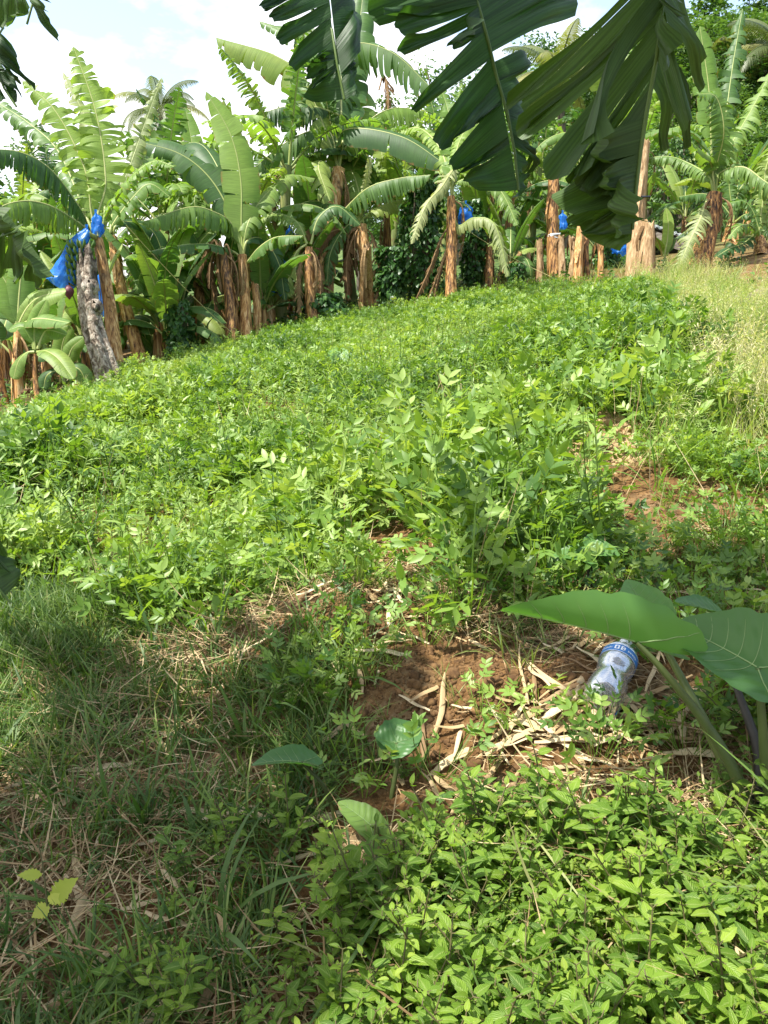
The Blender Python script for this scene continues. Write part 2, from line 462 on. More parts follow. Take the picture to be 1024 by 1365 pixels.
def pet_mat():
    m, nt, ns, ls = nodes_of('clear_plastic')
    tc = ns.new('ShaderNodeTexCoord')
    tx = N(ns, 'ShaderNodeTexVoronoi', Scale=70.0); ls.new(tc.outputs['Object'], tx.inputs['Vector'])
    bp = N(ns, 'ShaderNodeBump', Strength=.2, Distance=.002); ls.new(tx.outputs['Distance'], bp.inputs['Height'])
    tp = N(ns, 'ShaderNodeBsdfTransparent'); tp.inputs[0].default_value = (.95, .96, .97, 1)
    gl = N(ns, 'ShaderNodeBsdfGlossy', Roughness=.22); gl.inputs[0].default_value = (.92, .93, .93, 1); ls.new(bp.outputs[0], gl.inputs['Normal'])
    df = N(ns, 'ShaderNodeBsdfDiffuse'); df.inputs[0].default_value = (.72, .75, .80, 1)
    fr = N(ns, 'ShaderNodeFresnel', IOR=1.5); ls.new(bp.outputs[0], fr.inputs['Normal'])
    fa = N(ns, 'ShaderNodeMath', operation='MULTIPLY_ADD'); ls.new(fr.outputs[0], fa.inputs[0]); fa.inputs[1].default_value = .55; fa.inputs[2].default_value = .03
    m1 = ns.new('ShaderNodeMixShader'); m1.inputs[0].default_value = .2
    ls.new(tp.outputs[0], m1.inputs[1]); ls.new(df.outputs[0], m1.inputs[2])
    m2 = ns.new('ShaderNodeMixShader'); ls.new(fa.outputs[0], m2.inputs[0]); ls.new(m1.outputs[0], m2.inputs[1]); ls.new(gl.outputs[0], m2.inputs[2])
    out = ns.new('ShaderNodeOutputMaterial'); ls.new(m2.outputs[0], out.inputs[0])
    return m


M['pet'] = pet_mat()


def ground_mat():
    m, nt, ns, ls = nodes_of('ground_soil')
    tc = ns.new('ShaderNodeTexCoord')
    pos = tc.outputs['Object']
    n1 = N(ns, 'ShaderNodeTexNoise', Scale=22.0, Detail=10.0, Roughness=.7); ls.new(pos, n1.inputs['Vector'])
    soil = ramp(ns, [(.28, (.04, .018, .007)), (.45, (.115, .060, .022)), (.6, (.20, .115, .046)), (.78, (.32, .21, .10))]); ls.new(n1.outputs['Fac'], soil.inputs[0])
    n2 = N(ns, 'ShaderNodeTexNoise', Scale=3.2, Detail=6.0, Roughness=.65); ls.new(pos, n2.inputs['Vector'])
    mr = N(ns, 'ShaderNodeMapRange'); ls.new(n2.outputs['Fac'], mr.inputs[0]); mr.inputs[1].default_value, mr.inputs[2].default_value = .5, .66
    n3 = N(ns, 'ShaderNodeTexNoise', Scale=90.0, Detail=4.0); ls.new(pos, n3.inputs['Vector'])
    lit = ramp(ns, [(.3, (.12, .08, .04)), (.7, (.34, .25, .14))]); ls.new(n3.outputs['Fac'], lit.inputs[0])
    col = mixc(ns, ls, soil.outputs[0], lit.outputs[0], mr.outputs[0])
    # far away the soil is covered by low green growth
    sp = ns.new('ShaderNodeSeparateXYZ'); ls.new(pos, sp.inputs[0])
    ln = ns.new('ShaderNodeVectorMath'); ln.operation = 'LENGTH'; ls.new(pos, ln.inputs[0])
    fr = N(ns, 'ShaderNodeMapRange'); ls.new(ln.outputs['Value'], fr.inputs[0]); fr.inputs[1].default_value, fr.inputs[2].default_value = 14, 24
    n4 = N(ns, 'ShaderNodeTexNoise', Scale=1.2, Detail=8.0); ls.new(pos, n4.inputs['Vector'])
    grn = ramp(ns, [(.3, (.03, .06, .015)), (.7, (.09, .13, .035))]); ls.new(n4.outputs['Fac'], grn.inputs[0])
    col = mixc(ns, ls, col, grn.outputs[0], fr.outputs[0])
    bs = N(ns, 'ShaderNodeBsdfPrincipled', Roughness=.95); bs.inputs['Specular IOR Level'].default_value = .15
    ls.new(col, bs.inputs['Base Color'])
    bp = N(ns, 'ShaderNodeBump', Strength=.9, Distance=.03); ls.new(n1.outputs['Fac'], bp.inputs['Height']); ls.new(bp.outputs[0], bs.inputs['Normal'])
    out = ns.new('ShaderNodeOutputMaterial'); ls.new(bs.outputs[0], out.inputs[0])
    return m


M['ground'] = ground_mat()

# ------------------------------------------------------------------ ground sheet (polar, fine near the camera, reaches the horizon)
rr = np.concatenate([[0.02], np.geomspace(.25, 14, 210), np.geomspace(14.6, 900, 70)])
na = 560
th = np.linspace(0, 2 * PI, na, endpoint=False)
X = rr[:, None] * np.cos(th)[None]; Y = rr[:, None] * np.sin(th)[None] + 0.0
mb = MB()
mb.grid(np.stack([X, Y, ground(X, Y)], -1), np.stack([X, Y], -1), wrap=True)
tag(mb.build('ground', M['ground']), 'sloping brown earth of the hillside garden under the plants', kind='structure')
# ------------------------------------------------------------------ banana leaves
DOWN = np.array([0, 0, -1.0])


def blade_profile(tau, full=.25, tip=2.2):
    return np.clip(tau / full, 0, 1) ** .55 * np.clip(1 - np.clip((tau - .5) / .5, 0, 1) ** tip, 0, 1) ** .6


def leaf_blade(mb, rng, pts, width, nrm, tear=.5, fold=.35, droop=.9, hang=.25, pet=.12, n=44, nv=6, ragged=.34, sweep=.22, tip=2.2, sides=(1, -1), end=1.0):
    """banana blade round the midrib curve: lateral strips torn at random, each with its own droop"""
    C = catmull(pts, n)
    L = np.linalg.norm(np.diff(C, axis=0), axis=1).sum()
    T = norm(np.gradient(C, axis=0))
    Nn = np.broadcast_to(np.asarray(nrm, float), C.shape)
    Nn = norm(Nn - (Nn * T).sum(1, keepdims=True) * T)
    S = np.cross(T, Nn)
    tt = np.linspace(0, 1, n)

    def at(A, t):
        return np.stack([np.interp(t, tt, A[:, k]) for k in range(3)], -1)
    for sd in sides:
        t = pet
        base = rng.normal(0, .12)
        carry = 0.0
        while t < end - 1e-3:
            seg = rng.uniform(.5, 1.5) * (.30 * (1 - tear) ** 1.3 + .020)
            if rng.random() < .25 * (1 - tear): seg *= 2
            t1 = min(end, t + seg)
            if end - t1 < .02: t1 = end
            torn = rng.random() < tear
            carry = rng.normal(0, .75 * tear) if torn else carry * .6
            length = 1 - rng.uniform(0, ragged) * tear
            k = max(3, int((t1 - t) * n) + 1)
            tc = np.linspace(t, t1, k)
            mid = (t + t1) / 2
            tau = np.clip((tc - pet) / (1 - pet), 0, 1)
            w = np.maximum(blade_profile(tau, .22, tip) * width / 2, .012) * length
            rows = []
            tv = tc.copy()
            pos = at(C, tc)
            off = np.zeros_like(pos)
            hg = max(0, hang + rng.normal(0, .15) * tear)
            gap = rng.uniform(.3, 1.4)
            twist = rng.normal(0, .45) * tear * (tc - mid) / max(t1 - t, 1e-3)
            for j in range(nv):
                v = j / (nv - 1)
                sh = 1 - (.27 * tear * gap) * v ** 1.2
                te = mid + (tc - mid) * sh
                b = at(C, te)
                if j:
                    s_, n_, t_ = at(S, te), at(Nn, te), at(T, te)
                    ang = fold + base - (droop + carry) * (v - .5 / (nv - 1)) - twist * v
                    d = s_ * (sd * np.cos(ang))[:, None] + n_ * np.sin(ang)[:, None]
                    d = norm(d * (1 - hg * v ** .6) + DOWN * hg * v ** .6)
                    off = off + d * (w / (nv - 1))[:, None] + t_ * (sweep * w / (nv - 1))[:, None]
                # rounded strip ends
                e = 1 if j < nv - 1 else 1 - .10 * tear * (2 * np.abs(tc - mid) / max(t1 - t, 1e-3)) ** 2
                rows.append(b + off * np.reshape(e, (-1, 1)) if np.ndim(e) else b + off)
            P = np.stack(rows, 1)
            uv = np.stack(np.broadcast_arrays((tc * L)[:, None], np.linspace(0, 1, nv)[None]), -1)
            mb.grid(P, uv, rng.random())
            t = t1
    return C, L


def banana_leaf(parent, origin, rng, pts, width, nrm, mat='banana', name='leaf', rib='midrib', ribr=.02, label=None, tipr=.004, **kw):
    """one leaf with its midrib as sub-part; pts in world, origin = the parent's world location"""
    o3 = np.asarray(origin, float)
    P = np.asarray(pts, float) - o3
    b = MB()
    C, L = leaf_blade(b, rng, P, width, nrm, **kw)
    lf = b.build(name, M[mat], parent)
    if label: lf['label'] = label
    t = MB()
    n = len(C)
    T = norm(np.gradient(C, axis=0)); Nn = np.broadcast_to(np.asarray(nrm, float), C.shape); Nn = norm(Nn - (Nn * T).sum(1, keepdims=True) * T)
    r = np.linspace(ribr, tipr, n)
    t.tube(C - Nn * (r * .6)[:, None], r, 6)
    t.build('midrib', M[rib], lf)
    return lf


def stem_mesh(rng, pts, r0, r1, ridges=.10, flaps=4, sides=18, rings=26, ragged_top=0.0, flare=.18):
    b = MB()
    C = catmull(pts, rings)
    T = norm(np.gradient(C, axis=0))
    A = norm(np.cross(T, [0.13, 1.0, 0.02])); B = np.cross(T, A)
    th = np.linspace(0, 2 * PI, sides, endpoint=False)
    s = np.linspace(0, 1, rings)
    seed = int(rng.integers(1, 9999))
    rad = (r0 + (r1 - r0) * s ** .9)[:, None] * (1 + flare * np.exp(-s * 14))[:, None]
    a2 = np.cos(th)[None] * 2.2 + 7, np.sin(th)[None] * 2.2 + 7
    nz = vnoise(a2[0] + s[:, None] * .8, a2[1] + s[:, None] * .5, seed) + .6 * vnoise(a2[0] * 2 + s[:, None] * 3, a2[1] * 2, seed + 3)
    rad = rad * (1 + 2 * ridges * nz)
    # overlapping sheath steps
    for k in range(4):
        h = rng.uniform(.15, .95); c = rng.uniform(0, 2 * PI); wdt = rng.uniform(.7, 1.5)
        on = (np.cos(th - c) > np.cos(wdt)).astype(float)[None] * (s < h + .04 * np.cos(th[None] * 2).mean()).astype(float)[:, None]
        rad = rad * (1 + .07 * on)
    top = np.zeros(sides)
    if ragged_top: top = ragged_top * (rng.random(sides) - .35)
    P = C[:, None] + rad[..., None] * (np.cos(th)[None, :, None] * A[:, None] + np.sin(th)[None, :, None] * B[:, None])
    P = P + (s ** 6)[:, None, None] * top[None, :, None] * T[:, None]
    L = np.linalg.norm(np.diff(C, axis=0), axis=1).sum()
    uv = np.stack(np.broadcast_arrays((s * L)[:, None], (th / 2 / PI)[None]), -1)
    b.grid(P, uv, .5, wrap=True)
    capv = np.concatenate([[P[-1].mean(0) - T[-1] * (.02 + ragged_top * .4)], P[-1]])
    b.add(capv, None, [[0, 1 + k, 1 + (k + 1) % sides] for k in range(sides)])
    for k in range(flaps):   # peeling dry sheaths
        i0 = rng.integers(int(rings * .3), rings - 2); c = rng.integers(0, sides)
        m = 9
        q = np.linspace(0, 1, m)
        ln = rng.uniform(.12, .3) * L
        base = P[i0, c]; outw = norm(base - C[i0])
        side = norm(np.cross(outw, T[i0]))
        path = base + outw * (.012 + .10 * L * .5 * q ** 1.5 * rng.uniform(.1, .7))[:, None] - T[i0] * (q * ln)[:, None]
        wd = rng.uniform(.02, .05) * (1 - .7 * q) + .004
        G = np.stack([path - side * wd[:, None], path + outw * .006, path + side * wd[:, None]], 1)
        b.grid(G, np.stack(np.broadcast_arrays((q * ln)[:, None], np.linspace(0, .2, 3)[None]), -1))
    return b


BPLANTS = 0


def px_pts(spec, d):
    return [pix(s[0], s[1], d + (s[2] if len(s) > 2 else 0)) for s in spec]


def facing(base_p, tip_p, c):
    """leaf normal: c=0 looks up, c=1 faces the camera, c=-1 turns its back"""
    m = (np.asarray(base_p) + np.asarray(tip_p)) / 2
    return norm(np.array([0, 0, 1.0]) * (1 - abs(c)) + norm(CAM - m) * c)


def px_plant(seed, base, crown, stem_px, leaves, label, d=None, group=None, stem_w=None, name='banana_plant', smat='stem', dead=(), flaps=5, lift=0.0, cat='banana plant'):
    """plant whose base stands on the slope under pixel base; leaves as pixel curves at the plant's own depth"""
    rng = np.random.default_rng(seed)
    p0 = gpix(*base)
    if d is None: d = depth_of(p0)
    else:
        p0 = pix(base[0], base[1], d); p0[2] = ground(p0[0], p0[1]) - .03
    pt = pix(crown[0], crown[1], d)
    root = empty(name, p0)
    tag(root, label, cat, group)
    r = stem_px / 2 * d / F
    mid = (p0 + pt) / 2 + np.array([rng.normal(0, .03), rng.normal(0, .03), 0])
    o = np.asarray(p0)
    stem_mesh(rng, [p0 - o - [0, 0, .05], mid - o, pt - o], r * 1.15, r * .8, flaps=flaps).build('pseudostem', M[smat], root)
    for sp in leaves:
        sp = dict(sp)
        cv = px_pts(sp.pop('p'), d)
        wpx = sp.pop('w'); c = sp.pop('c', .3)
        tr_0 = sp.get('tear', .5)
        if tr_0 > .3: sp['tear'] = min(.96, tr_0 + .18); sp['hang'] = min(1.1, sp.get('hang', .25) + .15)
        nrm = facing(cv[0], cv[-1], c) if not isinstance(c, tuple) else norm(np.array(c))
        cv = [pt - np.array([0, 0, .05])] + cv if sp.pop('join', True) and np.linalg.norm(cv[0] - pt) > .08 else cv
        banana_leaf(root, o, rng, cv, wpx * d / F, nrm, ribr=sp.pop('ribr', .022), **sp)
    if stem_px >= 12 and name == 'banana_plant':
        for k in range(2):
            a = rng.uniform(0, 6.28); q = np.array([math.cos(a), math.sin(a), 0]); hh = pt[2] - p0[2]
            banana_leaf(root, o, rng, [pt + q * r * .7 - [0, 0, .05], pt + q * (r + .12) - [0, 0, .18], pt + q * (r + .16) - [0, 0, hh * .35], pt + q * (r + .08) - [0, 0, hh * rng.uniform(.5, .8)]], .26, q, mat='banana_dry', name='dead_leaf', rib='midrib_dry', tear=.92, hang=.8, fold=-.5, n=26, nv=4, ribr=.014)
    for sp in dead:
        sp = dict(sp)
        cv = px_pts(sp.pop('p'), d)
        wpx = sp.pop('w')
        banana_leaf(root, o, rng, cv, wpx * d / F, facing(cv[0], cv[-1], .6), mat='banana_dry', name='dead_leaf', rib='midrib_dry', tear=.9, hang=.7, fold=-.4, ribr=.015, **sp)
    return root, p0, pt, d


def local_plant(seed, h=2.0, nl=8, ll=2.0, lw=.5, r=.095, lean=.08, young=False, tear=.6, dead=2, name='banana_plant'):
    """whole plant in local coordinates, for the rows behind"""
    rng = np.random.default_rng(seed)
    root = empty(name)
    la = rng.uniform(0, 2 * PI)
    top = np.array([math.cos(la) * lean * h, math.sin(la) * lean * h, h])
    stem_mesh(rng, [[0, 0, -.1], top * .5 + [.02, 0, 0], top], r * 1.15, r * .75, rings=16, sides=12, flaps=4).build('pseudostem', M['stem' if rng.random() < .4 else 'stem_green'], root)
    a = rng.uniform(0, 6.28)
    for k in range(nl):
        f = k / max(nl - 1, 1)
        az = a + k * 2.4 + rng.normal(0, .25)
        e0 = 1.42 - f * .75 + rng.normal(0, .08)
        kap = .35 + f * 1.55 + rng.uniform(-.2, .35)
        Ln = ll * rng.uniform(.8, 1.1) * (1 - .15 * f)
        s = np.linspace(0, 1, 7)
        e = e0 - kap * s ** 1.3
        st = np.concatenate([[0], np.cumsum((np.cos(e[:-1]) + np.cos(e[1:])) / 2)]) / 6 * Ln
        zt = np.concatenate([[0], np.cumsum((np.sin(e[:-1]) + np.sin(e[1:])) / 2)]) / 6 * Ln
        dr = np.array([math.cos(az), math.sin(az), 0])
        P = top + dr * (r * .4) + dr * st[:, None] + np.array([0, 0, 1.0]) * zt[:, None] + [0, 0, -.08 * f]
        nr = norm(np.array([0, 0, 1.0]) * .9 - dr * .6) if e0 > 1.1 else np.array([0, 0, 1.0])
        mt = 'banana_young' if rng.random() < .25 else 'banana'
        tr = float(np.clip(tear + .12 + rng.normal(0, .2), .05, .97))
        banana_leaf(root, (0, 0, 0), rng, P, lw * rng.uniform(.85, 1.15), nr, mat=mt, tear=tr, fold=rng.uniform(.1, .5), droop=rng.uniform(.7, 1.3), hang=.15 + .35 * tr * f, n=34, nv=5, pet=.14)
    for k in range(dead):
        az = rng.uniform(0, 6.28); dr = np.array([math.cos(az), math.sin(az), 0])
        Ln = ll * rng.uniform(.5, .8)
        P = [top - [0, 0, .1] + dr * r * .8, top + dr * (r + .18) - [0, 0, .25], top + dr * (r + .22) - [0, 0, Ln * .55], top + dr * (r + .12) - [0, 0, min(Ln, h * .9)]]
        banana_leaf(root, (0, 0, 0), rng, P, .28, dr, mat='banana_dry', name='dead_leaf', rib='midrib_dry', tear=.9, hang=.8, fold=-.5, n=26, nv=4, ribr=.014)
    return root


def children(o):
    return KIDS.get(o.name, [])


KIDS = {}


def index_kids():
    KIDS.clear()
    for x in COL.objects:
        if x.parent is not None: KIDS.setdefault(x.parent.name, []).append(x)


def copy_tree(o, parent=None):
    c = o.copy(); COL.objects.link(c)
    if parent is not None: c.parent = parent
    for k in children(o): copy_tree(k, c)
    return c


# ------------------------------------------------------------------ small leaves
def ovate(mb, base, axis, nrm, L, W, fold=.3, curl=.4, rows=4, rnd=.5, heart=0.0, shape=1.0):
    """one simple leaf: ovate blade folded along its midrib and curling down towards the tip"""
    axis = norm(axis); nrm = norm(np.asarray(nrm, float) - np.dot(nrm, axis) * axis); sd = np.cross(axis, nrm)
    s = np.linspace(0, 1, rows + 1)
    w = W / 2 * np.sin(PI * np.clip(s, .02, .98) ** (.72 * shape)) ** .8
    x = L * s; z = -curl * L * s ** 2 * .5
    c = base + axis * x[:, None] + nrm * z[:, None]
    l = c + sd * (w * math.cos(fold))[:, None] + nrm * (w * math.sin(fold))[:, None] - axis * (heart * w * (1 - s))[:, None]
    r_ = c - sd * (w * math.cos(fold))[:, None] + nrm * (w * math.sin(fold))[:, None] - axis * (heart * w * (1 - s))[:, None]
    G = np.stack([l, c, r_], 1)
    mb.grid(G, np.stack(np.broadcast_arrays(s[:, None], np.array([1., 0, 1])[None]), -1), rnd)


def blade(mb, base, az, L, w, e0, kap, rows=5, rnd=.5, fold=0.0):
    s = np.linspace(0, 1, rows + 1)
    e = e0 - kap * s
    st = np.concatenate([[0], np.cumsum((np.cos(e[:-1]) + np.cos(e[1:])) / 2)]) / rows * L
    zt = np.concatenate([[0], np.cumsum((np.sin(e[:-1]) + np.sin(e[1:])) / 2)]) / rows * L
    dr = np.array([math.cos(az), math.sin(az), 0]); sd = np.array([-math.sin(az), math.cos(az), 0])
    c = np.asarray(base) + dr * st[:, None] + np.array([0, 0, 1.]) * zt[:, None]
    ww = w / 2 * np.minimum(1, (1 - s) * 2.2 + .04) * np.minimum(1, .6 + s * 2)
    mb.grid(np.stack([c - sd * ww[:, None], c + sd * ww[:, None]], 1), np.stack(np.broadcast_arrays(s[:, None], np.array([0., 1])[None]), -1), rnd)


def scatter_in(poly_px, n, rng, lift=0.0, jitter=0.0):
    """n points on the slope inside a ground polygon (corners given as where they are seen)"""
    pg = np.array([gp2(u, v) for u, v in poly_px])
    return scatter_ground(pg, n, rng)


def scatter_ground(pg, n, rng):
    lo, hi = pg.min(0), pg.max(0)
    out = []
    got = 0
    while got < n:
        p = rng.uniform(lo, hi, (n * 2, 2))
        k = inside(p, pg)
        out.append(p[k]); got += k.sum()
    return np.concatenate(out)[:n]


def inside(p, pg):
    x, y = p[:, 0], p[:, 1]
    c = np.zeros(len(p), bool)
    j = len(pg) - 1
    for i in range(len(pg)):
        xi, yi = pg[i]; xj, yj = pg[j]
        k = ((yi > y) != (yj > y)) & (x < (xj - xi) * (y - yi) / (yj - yi + 1e-12) + xi)
        c ^= k
        j = i
    return c


def put(P):
    return np.stack([P[:, 0], P[:, 1], ground(P[:, 0], P[:, 1])], -1)


def stamp_all(mb, temps, P, rng, smin, smax, tilt=.15, zbias=None, rnd=None):
    n = len(P)
    which = rng.integers(0, len(temps), n)
    s = rng.uniform(smin, smax, n) if zbias is None else rng.uniform(smin, smax, n) * zbias
    Mx = rotz(rng.uniform(0, 2 * PI, n)) @ roty(rng.normal(0, tilt, n)) @ rotx(rng.normal(0, tilt, n))
    Mx = Mx * s[:, None, None]
    r = rng.random(n) if rnd is None else rnd
    for k, t in enumerate(temps):
        m = which == k
        t.stamp(mb, P[m], Mx[m], r[m])
# ------------------------------------------------------------------ banana plants along the far edge of the plot (each placed by hand)
ROW = 'banana plants along the edge of the plot'

pA = px_plant(21, (159, 512), (131, 318), 16, [
    dict(p=[(131, 285), (141, 240), (128, 150), (98, 62)], w=80, c=.75, tear=.9, fold=.25, droop=.6, hang=.12, ragged=.3, tip=1.2, mat='banana_young', pet=.16),
    dict(p=[(122, 285), (113, 225), (74, 148), (30, 108)], w=70, c=.7, tear=.92, fold=.2, droop=.7, hang=.2, ragged=.35, tip=1.2, mat='banana_young', pet=.14),
    dict(p=[(140, 280), (132, 200, .4), (104, 135, .6), (84, 96, .7)], w=40, c=.7, tear=.97, fold=.2, droop=.7, hang=.3, ragged=.4, mat='banana_pale', pet=.2),
    dict(p=[(112, 285), (70, 228, -.4), (28, 203, -.7), (-25, 198, -1.0)], w=84, c=.35, tear=.92, hang=.95, fold=.1, droop=.9),
    dict(p=[(110, 300), (62, 272, -.6), (15, 270, -1.0), (-40, 300, -1.3)], w=78, c=.35, tear=.88, hang=.95, fold=.1),
    dict(p=[(116, 290), (80, 205, .5), (40, 165, .8), (-15, 130, 1.1)], w=54, c=.5, tear=.85, hang=.45),
    dict(p=[(140, 290), (172, 240, -.4), (205, 215, -.5), (232, 222, -.6)], w=52, c=.3, tear=.8, hang=.4, mat='banana_young'),
    dict(p=[(150, 275, .3), (172, 225, .6), (197, 155, .9), (216, 104, 1.1)], w=36, c=.6, tear=.97, fold=.3, droop=.9, hang=.3, ragged=.4, mat='banana_pale', pet=.2),
], 'banana plant with two tall upright combed leaves, standing behind the broken grey trunk', group=ROW)

pA2 = px_plant(22, (190, 487), (150, 316), 15, [
    dict(p=[(150, 300), (178, 262), (200, 245), (226, 262)], w=44, c=.4, tear=.6, hang=.3, mat='banana_young'),
    dict(p=[(148, 300), (158, 250, .6), (190, 215, .9), (235, 210, 1.2)], w=46, c=.3, tear=.5),
    dict(p=[(155, 300), (178, 296, .3), (205, 310, .5), (222, 352, .6)], w=34, c=.5, tear=.3),
], 'slim orange-brown banana stem leaning left, next right of the plant behind the grey trunk', group=ROW)

pB = px_plant(23, (328, 463), (323, 340), 15, [
    dict(p=[(322, 297), (321, 239), (308, 181), (275, 122)], w=54, tip=1.4, c=.8, tear=.35, fold=.18, droop=.35, hang=.03, mat='banana_young', pet=.05),
    dict(p=[(314, 300), (283, 241), (240, 205), (178, 187)], w=62, c=.45, tear=.6, fold=.1, droop=.8, hang=.2, mat='banana'),
    dict(p=[(310, 300), (285, 282, -.4), (252, 276, -.7), (190, 296, -1.0)], w=66, c=.4, tear=.75, hang=.85, fold=.1),
    dict(p=[(312, 335), (282, 326, -.4), (248, 326, -.6), (198, 335, -.8)], w=40, c=.2, tear=.5, hang=.3),
    dict(p=[(328, 350), (345, 330, -.3), (368, 316, -.5), (404, 314, -.8)], w=40, c=.35, tear=.7, hang=.5, fold=.1),
    dict(p=[(330, 300), (352, 262, .3), (385, 235, .6), (420, 238, .9)], w=52, c=.35, tear=.7, hang=.5),
    dict(p=[(318, 300, .2), (290, 222, .8), (262, 190, 1.2), (222, 205, 1.5)], w=58, c=.3, tear=.4, hang=.3),
    dict(p=[(330, 320), (352, 320, .4), (372, 352, .6), (380, 400, .7)], w=34, c=.4, tear=.5, hang=.4),
], 'banana plant with one tall whole leaf standing straight up, left of the dark thicket', group=ROW)

pB2 = px_plant(24, (310, 468), (297, 335), 14, [
    dict(p=[(292, 330), (285, 320), (272, 345), (262, 370)], w=16, c=.5, mat='banana_dry', rib='midrib_dry', tear=.9, hang=.6, name='dead_leaf'),
], 'topless banana stem with a mop of dry brown leaves, left of the tall-leaf plant', group=ROW,
    dead=[dict(p=[(297, 332), (290, 326), (281, 350), (279, 385)], w=20), dict(p=[(298, 332), (303, 326), (309, 348), (306, 385)], w=18), dict(p=[(296, 330), (293, 322), (291, 352), (296, 390)], w=18)])

pB3 = px_plant(25, (276, 462), (258, 348), 13, [
    dict(p=[(255, 330), (240, 300, .3), (215, 285, .5), (185, 320, .6)], w=44, c=.3, tear=.5, hang=.4),
    dict(p=[(262, 330), (285, 305, .3), (308, 300, .4), (330, 330, .5)], w=40, c=.3, tear=.5, hang=.4),
    dict(p=[(258, 325), (262, 265, .6), (258, 205, .9), (247, 143, 1.0)], w=40, c=.8, tear=.2, hang=.05, mat='banana_young', droop=.4),
    dict(p=[(252, 335), (232, 335), (212, 355), (205, 395)], w=34, c=.3, tear=.4, hang=.4),
], 'thin dark banana stem leaning left above the small leafy bush', group=ROW)

pC = px_plant(26, (430, 425), (452, 225), 20, [
    dict(p=[(440, 190), (406, 109), (366, 74), (288, 50)], w=84, c=.45, tear=.5, hang=.55, fold=-.1, droop=.8),
    dict(p=[(452, 152), (420, 142), (380, 142), (338, 155)], w=70, c=.25, tear=.9, hang=1.0, fold=-.2, sweep=.05, join=False),
    dict(p=[(440, 176), (408, 176), (372, 196), (330, 232)], w=76, c=.35, tear=.93, hang=1.0, fold=-.2),
    dict(p=[(430, 240), (405, 222), (372, 220), (332, 238)], w=46, c=.5, tear=.35, hang=.3, fold=.1),
    dict(p=[(455, 170), (462, 66, .5), (520, 68, .4), (580, 122, .2)], w=92, c=.5, tear=.75, hang=.7, fold=.05),
    dict(p=[(458, 180), (466, 100, .9), (478, 40, 1.2), (486, -25, 1.4)], w=62, c=.6, tear=.45, hang=.1, mat='banana'),
    dict(p=[(455, 205), (490, 162), (525, 144), (566, 148)], w=70, c=.4, tear=.9, hang=.95, fold=-.15, mat='banana_young'),
    dict(p=[(450, 205), (462, 172, -.5), (535, 182, -.8), (598, 222, -1.0)], w=58, c=.5, tear=.3, hang=.4, fold=.1),
    dict(p=[(445, 240), (430, 215, -.4), (425, 225, -.7), (440, 268, -.9)], w=50, c=.4, tear=.6, hang=.5),
    dict(p=[(445, 230), (470, 205, .5), (480, 150, .8), (470, 100, 1.0)], w=60, c=.4, tear=.3, hang=.2),
    dict(p=[(450, 190), (430, 110, .7), (405, 55, 1.0), (345, 28, 1.3)], w=60, c=.5, tear=.85, hang=.6),
], 'tallest banana plant of the middle clump, its torn leaves arching to both sides', group=ROW, smat='stem',
    dead=[dict(p=[(452, 225), (440, 240), (428, 300), (420, 370)], w=40), dict(p=[(455, 225), (462, 245), (470, 300), (468, 372)], w=36), dict(p=[(505, 120, .5), (512, 100, .5), (518, 130, .4), (515, 175, .4)], w=30)])

pC2 = px_plant(27, (488, 418), (482, 300), 17, [
    dict(p=[(447, 292), (488, 252, -.4), (530, 238, -.6), (574, 233, -.8)], w=64, c=.45, tear=.9, hang=.8, fold=.05, join=False),
    dict(p=[(480, 290), (490, 235, -.4), (492, 215, -.5), (488, 205, -.6)], w=16, c=.5, mat='banana_pale', tear=.9),
    dict(p=[(478, 290), (440, 272, -.2), (405, 270, -.3), (370, 300, -.4)], w=44, c=.3, tear=.7, hang=.5),
    dict(p=[(485, 290), (525, 268, .2), (550, 275, .3), (560, 320, .3)], w=46, c=.3, tear=.7, hang=.5),
    dict(p=[(475, 292), (455, 310), (440, 340), (436, 380)], w=36, c=.5, tear=.7, hang=.6),
    dict(p=[(484, 292), (470, 230, .5), (432, 205, .7), (385, 215, .9)], w=46, c=.3, tear=.6, hang=.4),
], 'banana plant in the middle clump with a broken pale leaf stalk bending across it', group=ROW,
    dead=[dict(p=[(480, 300), (470, 318), (462, 352), (464, 400)], w=30), dict(p=[(484, 300), (498, 318), (505, 360), (500, 408)], w=30), dict(p=[(478, 300), (452, 322), (438, 362), (440, 410)], w=30), dict(p=[(470, 305), (420, 300), (392, 340), (388, 392)], w=34), dict(p=[(474, 305), (440, 310), (412, 350), (410, 405)], w=30)])

pC3 = px_plant(28, (420, 440), (412, 330), 13, [
    dict(p=[(410, 325), (395, 295), (365, 285), (340, 300)], w=40, c=.3, tear=.7, hang=.5),
    dict(p=[(414, 325), (425, 290), (450, 275), (480, 300)], w=42, c=.3, tear=.6, hang=.5),
    dict(p=[(408, 325), (396, 335), (386, 360), (384, 395)], w=30, c=.3, tear=.6, hang=.5),
], 'short dark banana stem at the shaded left end of the middle clump', group=ROW,
    dead=[dict(p=[(412, 330), (404, 340), (398, 370), (400, 420)], w=24), dict(p=[(413, 330), (422, 342), (428, 370), (425, 420)], w=24)])

